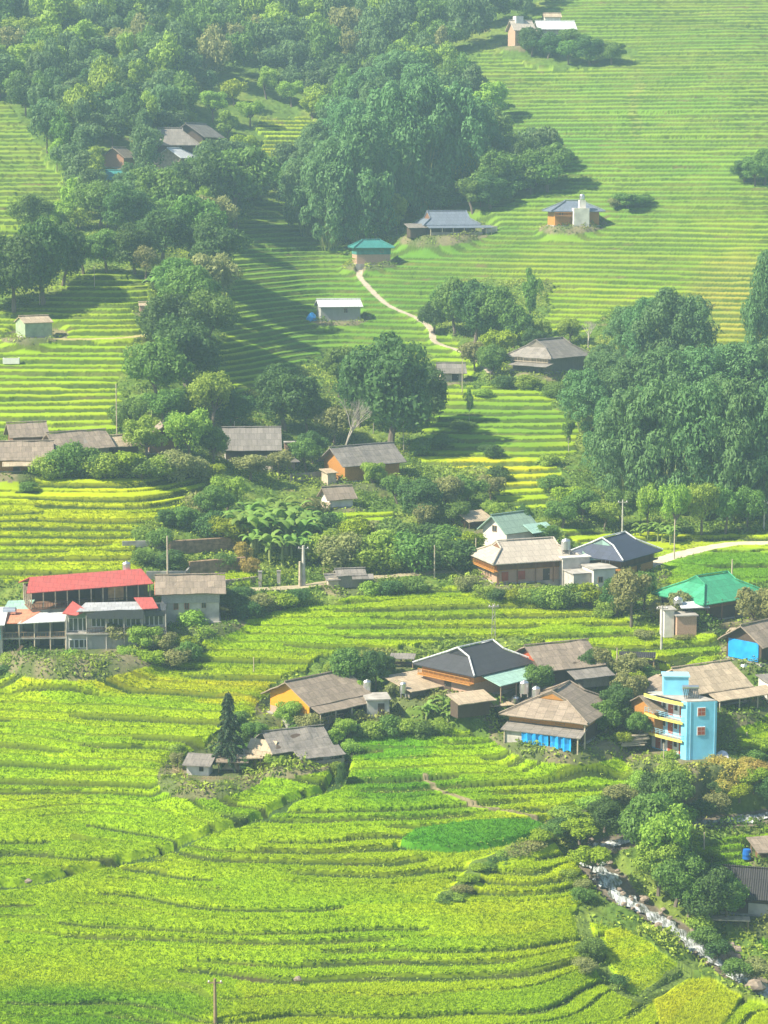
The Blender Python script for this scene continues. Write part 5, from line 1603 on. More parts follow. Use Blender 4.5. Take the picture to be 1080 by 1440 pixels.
def woven_fence():
    pts = [(243, 1090), (258, 1096), (261, 1104), (350, 1106), (372, 1100), (373, 1090)]
    P = [Vector(at(u, v)) for u, v in pts]
    o = P[0].copy()
    t = empty('woven_fence', o); tag(t, 'low woven bamboo fence around the pig shed yard', 'fence')
    for p, q in zip(P[:-1], P[1:]):
        m = MB(); L_ = (q - p).length; n = max(2, int(L_ / 0.16))
        for k in range(n + 1):
            a = p.lerp(q, k / n) - o
            m.tube([a + Vector((0, 0, -0.4)), a + Vector((random.uniform(-.03, .03), 0, 1.0 + random.uniform(-.12, .14)))], 0.05, 4)
        for zz in (0.25, 0.7):
            m.tube([p - o + Vector((0, -0.07, zz)), q - o + Vector((0, -0.07, zz))], 0.045, 4)
        m.build('fence_panel', W['bamboo'], t)


woven_fence()


def pole(u, v, hpx, label, kind='concrete', r=0.11):
    x, y, z = at(u, v)
    h = hpx * y / F * 1.01
    t = empty('utility_pole', (x, y, z)); tag(t, label, 'pole')
    if kind == 'lattice':
        m = MB(); w0, w1 = 0.26, 0.14
        for sx in (-1, 1):
            for sy in (-1, 1):
                m.tube([(sx * w0, sy * w0, -0.5), (sx * w1, sy * w1, h)], 0.045, 4)
        n = int(h / 0.6)
        for k in range(n):
            s_ = 1 if k % 2 else -1
            f0, f1 = k / n, (k + 1) / n
            for sy in (-1, 1):
                m.tube([(s_ * (w0 + (w1 - w0) * f0), sy * w0, f0 * h), (-s_ * (w0 + (w1 - w0) * f1), sy * w0, f1 * h)], 0.03, 4)
        m.build('mast', W['concrete'], t)
    else:
        mt = {'concrete': W['plaster'], 'wood': W['timber'], 'pale': W['paletimber']}[kind]
        MB().tube([(0, 0, -0.6), (0, 0, h)], [r * 1.25, r * 0.8], 8).build('mast', mt, t)
    if kind != 'pale':
        m = MB().box(-0.75 * min(1, h / 5), -0.06, h - 0.45, 0.75 * min(1, h / 5), 0.06, h - 0.33)
        ca = m.build('crossarm', W['timber'] if kind == 'wood' else W['concrete'], t)
        for sx in (-0.6, 0.0, 0.6):
            MB().lathe([(0.06, h - 0.33), (0.09, h - 0.25), (0.05, h - 0.16)], cx=sx * min(1, h / 5), n=8).build('insulator', W['white'], ca)
    return t


p0 = pole(303, 1446, 74, 'weathered wooden pole with crossarm in the rice at the bottom edge', 'wood', 0.16)
pole(427, 826, 60, 'taller of the two cement poles side by side on the track', 'concrete', 0.24)
pole(422, 827, 38, 'shorter of the two cement poles side by side on the track', 'pale', 0.20)
pole(236, 815, 62, 'thin pale pole rising behind the grey plastered house roof', 'pale', 0.12)
pole(694, 898, 50, 'slim lattice mast standing in the rice below the beige house', 'lattice')
pole(930, 916, 66, 'cement pole in front of the green roofed house', 'concrete', 0.14)
pole(611, 816, 50, 'thin pole in the scrub above the lattice mast', 'pale', 0.09)
pole(875, 756, 54, 'grey pole below the bamboo grove above the navy roof', 'concrete', 0.12)
pole(1074, 748, 44, 'grey pole at the right edge by the dirt road', 'concrete', 0.12)
pole(1029, 820, 34, 'short pole in the green field above the green roof', 'pale', 0.10)
pole(650, 555, 50, 'thin bare pole at the left of the upper rice steps', 'pale', 0.07)
pole(357, 952, 28, 'thin stake in the rice left of the charcoal house', 'pale', 0.06)
pole(669, 800, 44, 'thin pole in the shrubs left of the beige roof', 'pale', 0.08)
pole(330, 612, 20, 'short stake in trees above the large grey roof', 'pale', 0.07)
pole(165, 640, 100, 'tall thin pole beside the trees at the end of the left terraces', 'pale', 0.08)
pole(56, 432, 26, 'thin stake on the terraces below the dark left woods', 'pale', 0.06)
pole(133, 405, 30, 'thin stake near the top of the sunny left terraces', 'pale', 0.06)
pole(867, 965, 55, 'thin pole among shrubs left of the tan roofs', 'pale', 0.08)
pole(933, 1078, 34, 'pale leaning stake in the rice in front of the blue block', 'pale', 0.06)
pole(990, 1195, 26, 'short pale stake by the stream wall on the right', 'pale', 0.08)
pole(948, 790, 60, 'pole among small trees below the bamboo grove', 'pale', 0.09)
pole(1050, 1046, 16, 'short white stake in the rice right of the blue block', 'pale', 0.08)
for k, (u, v, hp) in enumerate(((366, 824, 20), (392, 820, 17))):
    x, y, z = at(u, v); h = hp * y / F
    o = MB().box(-0.24, -0.24, -0.5, 0.24, 0.24, h).box(-0.3, -0.3, h, 0.3, 0.3, h + 0.12).build('gate_post', W['concrete'], None)
    o.location = (x, y, z); tag(o, ('thicker left' if k == 0 else 'thinner right') + ' cement post of the two beside the lawn on the track', 'post')


def cable(pts, label, r=0.022):
    """wires sag between their poles"""
    m = MB()
    for (p, q) in zip(pts[:-1], pts[1:]):
        p, q = Vector(p), Vector(q)
        L_ = (q - p).length
        m.tube([p.lerp(q, t) - Vector((0, 0, 4 * t * (1 - t) * L_ * 0.025)) for t in np.linspace(0, 1, 13)], r, 4)
    tag(m.build('power_cable', W['dark'], None), label, 'cable', None)


def top_of(u, v, hpx):
    x, y, z = at(u, v)
    return (x, y, z + hpx * y / F * 0.97)


cable([top_of(611, 816, 50), top_of(694, 898, 50), top_of(930, 916, 66)], 'thin sagging power cable from the lattice mast to the green roof pole')
cable([top_of(236, 815, 62), top_of(427, 826, 60), top_of(611, 816, 50)], 'thin power cable running above the track past the cement poles')
cable([top_of(875, 756, 54), top_of(1074, 748, 44)], 'thin power cable between the two grey poles below the bamboo grove')
x, y, z = at(892, 1050)
pp_ = empty('plank_pile', (x, y, z), math.radians(12)); tag(pp_, 'untidy pile of pale planks left of the blue block', 'plank pile')
for k in range(12):
    a_ = random.uniform(-0.25, 0.25); zz = 0.2 + 0.11 * k; xx = random.uniform(-0.4, 0.4)
    MB().tube([(-1.6 + xx, -0.5 + 0.1 * (k % 5) - a_, zz), (1.5 + xx, -0.3 + 0.12 * (k % 5) + a_, zz + random.uniform(-.05, .25))], 0.10, 4).build('plank', W['paletimber'], pp_)

# ------------------------------------------------------------------ plants
def lobes(r, n, spread=(1, 1, 0.9), cz=0.62, rr=(0.24, 0.40)):
    """centres and radii of the leaf masses of a crown in a unit-wide space, height 1"""
    C_ = []
    for k in range(n):
        d = rand_dirs(1, 0.15, r)[0] * r.random() ** 0.45
        C_.append((d[0] * 0.36 * spread[0], d[1] * 0.36 * spread[1], cz + d[2] * 0.30 * spread[2], rr[0] * 0.5 + (rr[1] - rr[0]) * 0.5 * r.random()))
    return np.array(C_)


def crown_mesh(name, seed, n_lobes=16, per=260, size=0.075, cz=0.62, spread=(1, 1, 0.9), rr=(0.28, 0.46), droop=0.2, mat='leaf_mid', aspect=0.6, flat=0.0):
    r = np.random.default_rng(seed)
    L_ = lobes(r, n_lobes, spread, cz, rr)
    P, N = [], []
    for (cx, cy, c_z, rad) in L_:
        d = rand_dirs(per, 0.35, r)
        rad_ = rad * (0.72 + 0.36 * r.random(per))[:, None]
        bump = 1 + 0.22 * np.sin(d[:, :1] * 9 + cx * 30) * np.sin(d[:, 1:2] * 8 + cy * 30)
        p = np.array((cx, cy, c_z)) + d * rad_ * bump * np.array((1, 1, 0.85))
        P.append(p); N.append(d * (1 - flat) + np.array((0, 0, flat)) + 0.55 * r.normal(size=(per, 3)))
    P = np.vstack(P); N = np.vstack(N); N /= np.linalg.norm(N, axis=1, keepdims=True)
    V, Q = leaf_quads(P, N, size, r, aspect, droop)
    me = np_mesh(name, V, Q)
    me.materials.append(M[mat])
    return me, L_


def trunk_mesh(name, L_, seed, base=0.030, mat='bark', top=0.62, lean=0.04):
    r = np.random.default_rng(seed)
    m = MB()
    fork = np.array((lean * r.normal(), lean * r.normal(), top * 0.5))
    m.tube([(0, 0, -0.04), (fork[0] * .4, fork[1] * .4, top * 0.25), tuple(fork)], [base * 1.25, base, base * 0.75], 7)
    for c in L_[:9]:
        mid = fork * 0.45 + c[:3] * 0.55 + np.array((0, 0, -0.03))
        m.tube([tuple(fork), tuple(mid), tuple(c[:3])], [base * 0.6, base * 0.35, base * 0.12], 5)
    me = bpy.data.meshes.new(name); me.from_pydata(m.v, [], m.f)
    me.materials.append(M[mat])
    return me


def bamboo_mesh(seed, n=64, per=130, size=0.044):
    """many plumes: each culm ends in a rounded feathery tuft that nods outward, tufts step down to the ground"""
    r = np.random.default_rng(seed)
    P, N, T = [], [], []
    cm = MB()
    for k in range(n):
        a = r.random() * 2 * np.pi
        out = 0.40 * r.random() ** 0.6
        dome = 0.88 * math.sqrt(max(0.05, 1 - (out / 0.47) ** 2))
        top = dome * (1.0 if k % 2 else r.uniform(0.15, 0.85)) * r.uniform(0.88, 1.06)
        c = np.array((math.cos(a) * out, math.sin(a) * out, top))
        b = c * np.array((0.25, 0.25, 0)) + np.array((0, 0, -0.03))
        mid = c * np.array((0.5, 0.5, 0.6))
        if k % 2 == 0:
            cm.tube([tuple(b), tuple(mid), tuple(c)], [0.007, 0.005, 0.002], 5, False)
        rad = r.uniform(0.075, 0.125)
        d = rand_dirs(per, 0.2, r)
        st = np.array((1, 1, r.uniform(0.8, 1.25)))
        p = c + d * rad * st * (0.55 + 0.5 * r.random((per, 1))) ** 0.7
        p[:, :2] += (c[:2] * 0.25) * np.clip((top - p[:, 2:3]) / 0.15, -0.5, 1.2) * 0.12
        P.append(p)
        N.append(d + np.array((0, 0, 0.35)) + 0.45 * r.normal(size=(per, 3)))
        T.append(d * 0.5 + np.array((0, 0, -0.35)) + 0.9 * r.normal(size=(per, 3)))
    P = np.vstack(P); T = np.vstack(T); N = np.vstack(N)
    P[:, 2] = np.maximum(P[:, 2], 0.02)
    N /= np.linalg.norm(N, axis=1, keepdims=True)
    V, Q = leaf_quads(P, N, size, r, 0.45, 0.2, T)
    me = np_mesh('bamboo_crown', V, Q); me.materials.append(M['leaf_bamboo'])
    tm = bpy.data.meshes.new('bamboo_culms'); tm.from_pydata(cm.v, [], cm.f); tm.materials.append(M['culm'])
    return me, tm


def conifer_mesh(seed):
    r = np.random.default_rng(seed)
    P, T, N = [], [], []
    tm = MB(); tm.tube([(0, 0, -0.03), (0.01, 0, 0.5), (0, 0.01, 0.99)], [0.022, 0.014, 0.003], 7)
    z = 0.10
    while z < 0.98:
        R_ = 0.235 * (1 - z) ** 0.75 * (0.85 + 0.3 * r.random()) + 0.012
        nb = int(6 + 4 * (1 - z))
        a0 = r.random() * 6
        for k in range(nb):
            if r.random() < 0.12:
                continue
            a = a0 + 2 * np.pi * k / nb + 0.25 * r.normal()
            L_ = R_ * (0.75 + 0.45 * r.random())
            d = np.array((np.cos(a), np.sin(a), 0)); s = np.array((-np.sin(a), np.cos(a), 0))
            m = int(60 * L_ / 0.2) + 10
            t = r.random(m) ** 0.8
            p = d * (t * L_)[:, None] + np.array((0, 0, 1)) * (z + 0.06 * L_ / 0.2 * t - 0.16 * L_ / 0.2 * t ** 2 * 0.7)[:, None]
            p += s * ((r.random(m) - 0.5) * 0.055 * (1.2 - t))[:, None]
            p[:, 2] -= 0.02 * r.random(m)
            P.append(p)
            T.append(d * 0.8 + s * (r.random((m, 1)) - 0.5) * 1.4 + np.array((0, 0, -0.35)))
            tm.tube([(0, 0, z), tuple(d * L_ * 0.8 + np.array((0, 0, z)))], [0.005, 0.002], 4, False)
        z += 0.040 * (1.25 - 0.5 * z)
    P = np.vstack(P); T = np.vstack(T)
    V, Q = leaf_quads(P, rand_dirs(len(P), 1.0, r), 0.042, r, 0.35, 0.3, T)
    me = np_mesh('conifer_crown', V, Q); me.materials.append(M['leaf_conifer'])
    t2 = bpy.data.meshes.new('conifer_trunk'); t2.from_pydata(tm.v, [], tm.f); t2.materials.append(M['bark'])
    return me, t2


M['leaf_conifer'] = mat_leaf('leaf_conifer', (0.045, 0.085, 0.035), 0.3, 0.15)


def banana_mesh(seed, stems=3):
    """big arching split leaves on thick soft stems; height 1"""
    r = np.random.default_rng(seed)
    V, Q = [], []
    st = []
    for s_ in range(stems):
        tm = MB()
        bx, by = (0, 0) if s_ == 0 else tuple(0.22 * r.normal(size=2))
        hs = 0.42 * (1 if s_ == 0 else 0.55 + 0.4 * r.random())
        tm.tube([(bx, by, -0.05), (bx + 0.01, by, hs * 0.6), (bx, by + 0.01, hs * 1.05)], [0.045, 0.036, 0.022], 8)
        t2 = bpy.data.meshes.new('banana_stem'); t2.from_pydata(tm.v, [], tm.f); t2.materials.append(M['culm']); st.append(('stem', t2))
        nl = 9 if s_ == 0 else 6
        for k in range(nl):
            a = 2 * np.pi * k / nl * 1.62 + r.random()
            L_ = (0.50 + 0.18 * r.random()) * (hs / 0.42)
            el = 0.45 + 0.95 * r.random()
            d = np.array((np.cos(a), np.sin(a), 0.0)); sd = np.array((-np.sin(a), np.cos(a), 0.0))
            p = np.array((bx, by, hs))
            segs = 9
            i0 = len(V)
            for j in range(segs + 1):
                t = j / segs
                ang = el * (1 - t * 1.0) - 1.15 * t * t
                wv = 0.085 * (hs / 0.42) * np.sin(np.pi * min(1, 0.10 + 0.90 * t)) ** 0.65 + 0.004
                fold = 0.35 * wv
                jag = 1 + 0.18 * r.normal()
                V.append(p + sd * wv * jag - np.array((0, 0, fold * 0.4))); V.append(p + np.array((0, 0, fold * 0.4))); V.append(p - sd * wv * (1 + 0.18 * r.normal()) - np.array((0, 0, fold * 0.4)))
                p = p + (d * np.cos(ang) + np.array((0, 0, np.sin(ang)))) * L_ / segs
            for j in range(segs):
                b = i0 + j * 3
                Q.append((b, b + 1, b + 4, b + 3)); Q.append((b + 1, b + 2, b + 5, b + 4))
    me = np_mesh('banana_leaves', np.array(V), np.array(Q, np.int32)); me.materials.append(M['leaf_banana'])
    return [('leaves', me)] + st


def bare_mesh(seed, depth=5, base=0.022, spread=0.55):
    random.seed(seed)
    m = MB()

    def grow(p, d, L_, r_, k):
        q = p + d * L_
        mid = p.lerp(q, 0.5) + Vector((random.uniform(-.02, .02), random.uniform(-.02, .02), 0)) * L_ * 3
        m.tube([p, mid, q], [r_, r_ * 0.82, r_ * 0.65], 6 if k > 2 else 4, False)
        if k == 0:
            return
        for j in range(3 if k > 1 else 2):
            nd = (d + Vector((random.uniform(-1, 1), random.uniform(-1, 1), random.uniform(-0.15, 0.7))) * spread).normalized()
            grow(q, nd, L_ * random.uniform(0.62, 0.8), r_ * 0.6, k - 1)
    grow(Vector((0, 0, -0.03)), Vector((0, 0, 1)), 0.30, base, depth)
    me = bpy.data.meshes.new('bare_branches'); me.from_pydata(m.v, [], m.f)
    me.materials.append(M['bark_pale'])
    return me


KIND = {}


def kind(name, objname, cat, parts, crown, looks):
    KIND[name] = dict(obj=objname, cat=cat, parts=parts, crown=crown, looks=looks)


def mk_broad(nm, objname, mat, looks, seeds, **kw):
    out = []
    base = kw.pop('base', 0.030); bark = kw.pop('bark', 'bark')
    for sd_ in seeds:
        me, L_ = crown_mesh(nm + '_crown', sd_, mat=mat, **kw)
        out.append((('crown', me), ('trunk', trunk_mesh(nm + '_trunk', L_, sd_ + 1, base, bark, kw.get('cz', 0.62)))))
    kind(nm, objname, kw.get('cat', 'tree'), out, None, looks)


mk_broad('dark', 'broadleaf_tree', 'leaf_dark', 'dense dark green tree', (101, 102, 103), n_lobes=28, per=420, size=0.046, rr=(0.24, 0.40), cz=0.58, spread=(1, 1, 1.1))
mk_broad('mid', 'broadleaf_tree', 'leaf_mid', 'leafy green tree', (111, 112, 113, 114, 115), n_lobes=24, per=420, size=0.048, rr=(0.22, 0.42))
mk_broad('light', 'broadleaf_tree', 'leaf_light', 'light green airy tree', (121, 122, 123), n_lobes=24, per=300, size=0.045, rr=(0.18, 0.32))
mk_broad('olive', 'broadleaf_tree', 'leaf_olive', 'olive brown tree', (131, 132), n_lobes=18, per=240, size=0.06, rr=(0.22, 0.36))
mk_broad('bright', 'broadleaf_tree', 'leaf_bright', 'bright yellow green tree', (141, 142), n_lobes=16, per=240, size=0.07)
mk_broad('tall', 'slender_tree', 'leaf_mid', 'tall slender tree with pale trunk', (151, 152), n_lobes=15, per=150, size=0.05, cz=0.66, spread=(0.75, 0.75, 1.15), rr=(0.16, 0.28), base=0.014, bark='bark_pale')
for nm, mt, looks, sds in (('shrub', 'leaf_mid', 'rounded green shrub', (161, 162, 163)), ('shrubdark', 'leaf_dark', 'dark green shrub', (166, 167)), ('shrublight', 'leaf_light', 'pale green leafy shrub', (171, 172)), ('shruboli', 'leaf_olive', 'olive scrubby bush', (176, 177)), ('yellow', 'leaf_yellow', 'golden dry bush', (181, 182))):
    out = []
    for sd_ in sds:
        me, L_ = crown_mesh(nm, sd_, n_lobes=16, per=280, size=0.074, cz=0.46, spread=(1.15, 1.15, 1.15), rr=(0.36, 0.60), mat=mt)
        out.append((('crown', me), ('stem', trunk_mesh(nm + '_stem', L_, sd_ + 1, 0.02, 'bark', 0.4))))
    kind(nm, 'shrub', 'shrub', out, None, looks)
bb_ = [bamboo_mesh(200 + k) for k in range(4)]
kind('bamboo', 'bamboo_clump', 'bamboo', [(('crown', a), ('culms', b)) for a, b in bb_], None, 'feathery drooping bamboo clump')
kind('conifer', 'conifer_tree', 'tree', [(('crown', conifer_mesh(211)[0]), ('trunk', conifer_mesh(211)[1]))], None, 'dark pointed conifer')
kind('banana', 'banana_plant', 'banana plant', [banana_mesh(221, 3), banana_mesh(222, 4), banana_mesh(223, 2)], None, 'banana plant with broad arching leaves')
kind('bare', 'bare_tree', 'tree', [(('branches', bare_mesh(231)),), (('branches', bare_mesh(232, 4, 0.014, 0.4)),)], None, 'leafless pale branched tree')


def plant(nm, u, v, hpx, wpx, label=None, group=None, variant=None):
    k = KIND[nm]
    x, y, z = at(u, v)
    z = min(z, ground(x, y)) if False else z
    sc = y / F
    h, w = hpx * sc, wpx * sc
    root = empty(k['obj'], (x, y, z - 0.15), random.random() * 6.28)
    wf = {'conifer': 0.5, 'banana': 1.15}.get(nm, 0.9)
    root.scale = (w / wf, w / wf, h / (0.97 if nm in ('bamboo', 'conifer', 'banana', 'bare') else 1.0))
    parts = k['parts'][random.randrange(len(k['parts'])) if variant is None else variant]
    for pn, me in parts:
        o = bpy.data.objects.new(pn, me); COL.objects.link(o); o.parent = root
    tag(root, label, k['cat'], group)
    root['_look'] = k['looks']
    PLANTS.append((root, nm, u, v, hpx, wpx))
    return root


PLANTS = []

# kind, u, v of the foot, height and width in the photograph
TREES = '''
dark 548 634 168 142;mid 478 560 75 66;dark 402 606 92 92;mid 432 612 70 62;olive 470 625 60 60;dark 600 600 90 70;dark 505 600 110 80
mid 225 575 100 95;dark 262 545 105 100;mid 288 500 92 90;dark 240 505 95 92;mid 268 470 100 90;olive 300 440 92 80;mid 250 430 70 70;dark 300 405 100 90
mid 272 380 110 92;dark 228 372 80 78;mid 330 318 120 112;dark 285 312 100 92;olive 302 345 76 70;mid 232 318 84 82;dark 180 335 74 70;mid 140 322 70 76;mid 200 300 66 60
light 298 606 94 84;light 205 648 66 70;mid 248 640 58 58;light 268 652 86 70;mid 300 655 58 56;mid 185 620 64 58;dark 330 606 60 60;mid 232 600 60 60
dark 20 442 116 96;dark 62 430 126 92;dark 88 402 86 72;dark -18 440 120 96;mid 118 385 62 60;mid 150 385 66 62;dark 190 388 72 66;olive 205 395 52 46;mid 45 330 60 60
mid 640 474 84 66;dark 668 484 92 76;mid 698 488 90 66;tall 745 476 100 44;mid 722 492 66 54;mid 625 452 56 50;dark 610 470 50 44;light 760 490 46 40;bright 700 510 50 50;bright 735 492 36 40
dark 752 500 40 40;light 800 486 44 44;mid 690 532 50 44;olive 668 522 46 44
dark 590 735 66 76;olive 625 725 60 60;mid 655 716 52 60;light 525 692 46 44;mid 560 712 48 50;olive 690 705 40 46;light 695 735 36 40;mid 640 740 40 46
dark 738 762 56 28;dark 722 768 42 34;mid 765 770 38 44;olive 600 745 40 44
mid 488 980 74 62;dark 528 972 62 44;dark 540 955 40 34;light 470 962 40 36
bright 757 950 60 30;mid 755 985 60 50;dark 822 962 52 50;olive 846 958 52 46;mid 850 1040 62 50;dark 868 1020 62 58;olive 885 1005 66 52;bright 893 990 52 40;olive 880 960 46 56;mid 898 1046 50 40
olive 888 880 86 66;dark 868 862 56 56;mid 905 858 60 46;olive 1066 900 84 66;olive 958 880 56 40;light 985 888 36 36;olive 925 880 40 34
mid 912 1216 112 92;light 934 1240 124 110;mid 920 1190 84 80;mid 945 1152 74 66;dark 920 1138 56 54;light 926 1256 84 80;mid 950 1272 84 80;dark 850 1168 50 56;light 900 1180 60 60
dark 996 1298 86 84;mid 1022 1300 74 66;dark 1004 1270 60 60;mid 968 1286 64 56
light 484 1046 40 42;light 388 1088 34 38;mid 358 1050 40 40;olive 435 1042 44 52;light 408 1030 50 50;olive 455 1030 46 46;dark 480 1110 44 18;light 470 1056 34 40
olive 352 676 40 66;olive 392 672 40 52;light 320 722 60 56;mid 300 735 56 60;mid 430 662 46 50;dark 440 650 46 46
mid 1062 262 40 44;dark 1046 258 36 36;mid 1076 258 50 44;mid 885 296 26 56;olive 866 296 18 30;mid 905 290 18 30
tall 568 638 116 34;tall 525 610 90 34;tall 660 596 52 26;tall 800 640 66 28
olive 170 914 46 62;light 205 926 52 60;olive 230 926 44 46;olive 140 916 30 36;light 180 935 32 44
mid 770 270 74 70;dark 742 268 74 62;mid 700 280 74 66;mid 722 244 56 56;dark 690 296 50 60;olive 764 236 40 46;mid 665 300 50 56
mid 800 70 30 40;dark 770 84 36 46;dark 830 92 40 48;mid 860 92 34 44;mid 800 92 36 40;dark 748 78 40 40
olive 555 985 30 36;mid 335 1035 40 38;olive 250 1080 24 28;dark 345 1085 24 22;light 505 990 36 40
'''
BAMBOO = '''
430 330 112 84;462 348 150 98;505 340 176 108;552 312 190 112;598 296 180 112;640 282 160 96;672 262 120 70;490 250 112 92;535 222 110 96;585 190 96 92;620 214 90 80;450 262 90 84;560 150 80 80;520 178 80 76;420 300 80 60
878 506 76 62;904 514 96 72;935 524 118 92;968 518 108 84;850 570 80 82;822 610 92 84;885 600 100 92;932 604 116 104;985 600 120 110;1040 596 116 108;1090 590 120 108;862 668 112 88;884 702 160 106;930 716 196 118;982 724 200 118;1034 728 196 112;1082 726 196 110;1130 716 190 118;850 540 56 60;1150 600 120 108;905 660 120 90;1010 655 130 110
1076 512 160 66;1110 505 150 80;1068 470 60 46
'''
SMALLB = '''
light 300 172 46 44;bright 330 150 40 44;light 352 178 40 40;light 318 200 44 46;bright 345 222 34 40;light 375 140 46 44;light 410 150 40 40;bright 440 168 34 36;light 300 235 40 44;bright 372 250 36 40;light 90 60 60 60;light 118 90 60 50;light 60 110 56 60;light 30 70 50 56
bright 228 182 34 40;light 262 186 30 36
light 912 752 80 48;light 948 760 92 50;light 986 756 84 56;mid 1020 752 78 54;mid 1050 748 66 50;mid 876 742 60 54;light 850 745 46 52;mid 820 735 50 60;bright 800 720 40 50;mid 790 745 46 50
'''
BANANAS = '''
340 772 78;362 778 84;384 774 88;404 770 86;424 778 76;372 752 74;396 748 74;418 752 70;350 752 70;438 772 62;328 756 58;380 792 66;410 790 60;432 758 60
600 1018 48;628 1016 56;645 1018 60;682 1006 46;700 1000 36;660 1020 40
212 585 46;228 590 50;272 570 40;200 560 34
238 405 34;225 412 40;706 484 34;925 760 40;945 764 38;900 758 34;528 340 40;515 344 34
236 178 24;255 184 20;310 208 24;345 214 24;368 226 22;1080 715 20
'''
SHRUBS = '''
70 672 36 40;95 668 44 46;122 670 40 44;148 674 46 48;175 672 42 46;200 676 40 46;225 672 38 42;250 676 46 48;276 674 40 40;296 680 34 36;60 655 26 30;40 690 16 24
18 940 26 34;45 938 30 36;75 942 30 38;100 944 34 40;130 946 26 34;150 945 34 36;215 942 34 40;240 940 34 40;262 930 28 32;10 952 20 30
270 890 34 46;290 902 26 40;258 918 28 34;330 862 30 40;350 868 26 40;370 860 30 44;395 858 30 44;340 845 24 34;320 850 26 30;420 850 22 30
510 800 50 60;545 800 56 64;582 806 56 60;615 800 50 60;645 802 44 50;480 800 48 56;455 790 48 52;500 770 40 50;560 775 44 54;600 770 36 46;450 760 40 44;530 752 30 40;630 775 36 46;470 745 30 36;660 785 36 40
760 852 30 34;780 854 34 38;800 856 34 40;822 856 36 40;840 852 30 34;745 848 24 30;700 846 18 30;722 848 20 30;680 840 18 30;655 830 22 30;850 866 28 30;520 836 22 30;550 836 22 32;580 832 22 32
300 760 40 46;290 728 40 44;320 770 46 46;440 735 36 36;262 742 30 36;236 738 24 30;225 770 26 30;240 798 30 40;262 800 24 30;205 795 24 30;318 800 24 26
505 1038 22 28;525 1036 28 32;548 1036 30 34;570 1034 30 34;590 1036 26 34;615 1030 24 30;716 1010 20 26;735 962 24 26;610 1000 24 28;500 1020 24 28
450 1058 24 30;420 1040 24 30;330 1050 26 30;390 1042 24 28;345 1060 18 22;250 1062 20 24;490 1060 26 28;474 1092 26 20;476 1072 20 24
830 1232 46 50;820 1250 18 24;832 1340 24 36;825 1365 20 30;870 1385 16 26
990 1330 28 36;1010 1345 26 36;1040 1372 28 40;1064 1374 30 40;985 1306 24 36;1000 1212 20 24;975 1226 26 30;1060 1115 34 36;1082 1120 34 36;1040 1128 26 36;985 1150 30 40;960 1156 30 40;1006 1140 24 36
660 1244 16 30;642 1266 14 30;672 1228 16 26;700 1216 16 30;735 1204 20 34;760 1192 26 36;775 1178 26 34;690 1222 14 30;626 1270 14 26;650 1256 16 26;682 1224 14 26;710 1212 16 28;722 1208 16 28;748 1198 22 32
800 1150 22 40;835 1140 26 44;870 1130 26 44;790 1172 26 34;815 1186 34 50;900 1110 26 36;800 1240 20 26;940 1108 40 50;820 1270 26 30
1010 1118 20 30;690 645 20 30;770 655 20 26;775 690 24 34;700 675 20 30;650 605 14 30;620 630 24 30;590 640 24 30;680 560 18 28;780 560 22 30;740 545 22 30;710 545 18 28;820 545 26 34
905 960 24 34;830 1052 18 26;876 1052 24 28;940 1070 16 24;1055 1075 24 34;1030 1072 16 26;1070 1062 26 34;1045 985 16 24;1010 895 16 24;1035 905 16 20;960 900 14 24;905 900 16 26
'''
YELLOWS = '''
990 1102 30 34;1008 1092 34 36;1026 1100 36 40;1045 1106 36 40;1062 1098 34 38;1078 1104 30 36;1018 1116 24 34;1050 1088 26 32;340 785 26 24;332 770 24 22;352 806 26 24;940 880 14 30;985 884 12 30;1004 888 12 26
'''


def rows(s):
    return [r_.split() for line in s.strip().split('\n') for r_ in line.split(';') if r_.strip()]


for r_ in rows(TREES) + rows(SMALLB):
    plant(r_[0], *map(float, r_[1:]))
for r_ in rows(BAMBOO):
    plant('bamboo', *map(float, r_))
for u_, v_, h_ in rows(BANANAS):
    plant('banana', float(u_), float(v_), float(h_), float(h_) * 0.95)
sk_ = ['shrub', 'shrub', 'shrublight', 'shrublight', 'shruboli', 'bright', 'shrubdark']
for i, r_ in enumerate(rows(SHRUBS)):
    u_, v_, h_, w_ = map(float, r_)
    plant(random.choice(sk_), u_, v_, h_ * random.uniform(0.9, 1.15), w_ * 1.1)
for r_ in rows(YELLOWS):
    u_, v_, h_, w_ = map(float, r_)
    plant('yellow', u_, v_, h_, w_)
plant('conifer', 322, 1080, 112, 62, 'dark pointed conifer standing over the grey farmhouse yard', None, 0)
plant('bare', 487, 652, 104, 84, 'leafless pale spreading tree behind the orange gable house', None, 0)
plant('bare', 827, 492, 46, 40, 'leafless tree right of the large weathered grey hip roof', None, 0)
plant('bare', 585, 600, 60, 34, 'bare pale branches standing against the big dark tree', None, 1)


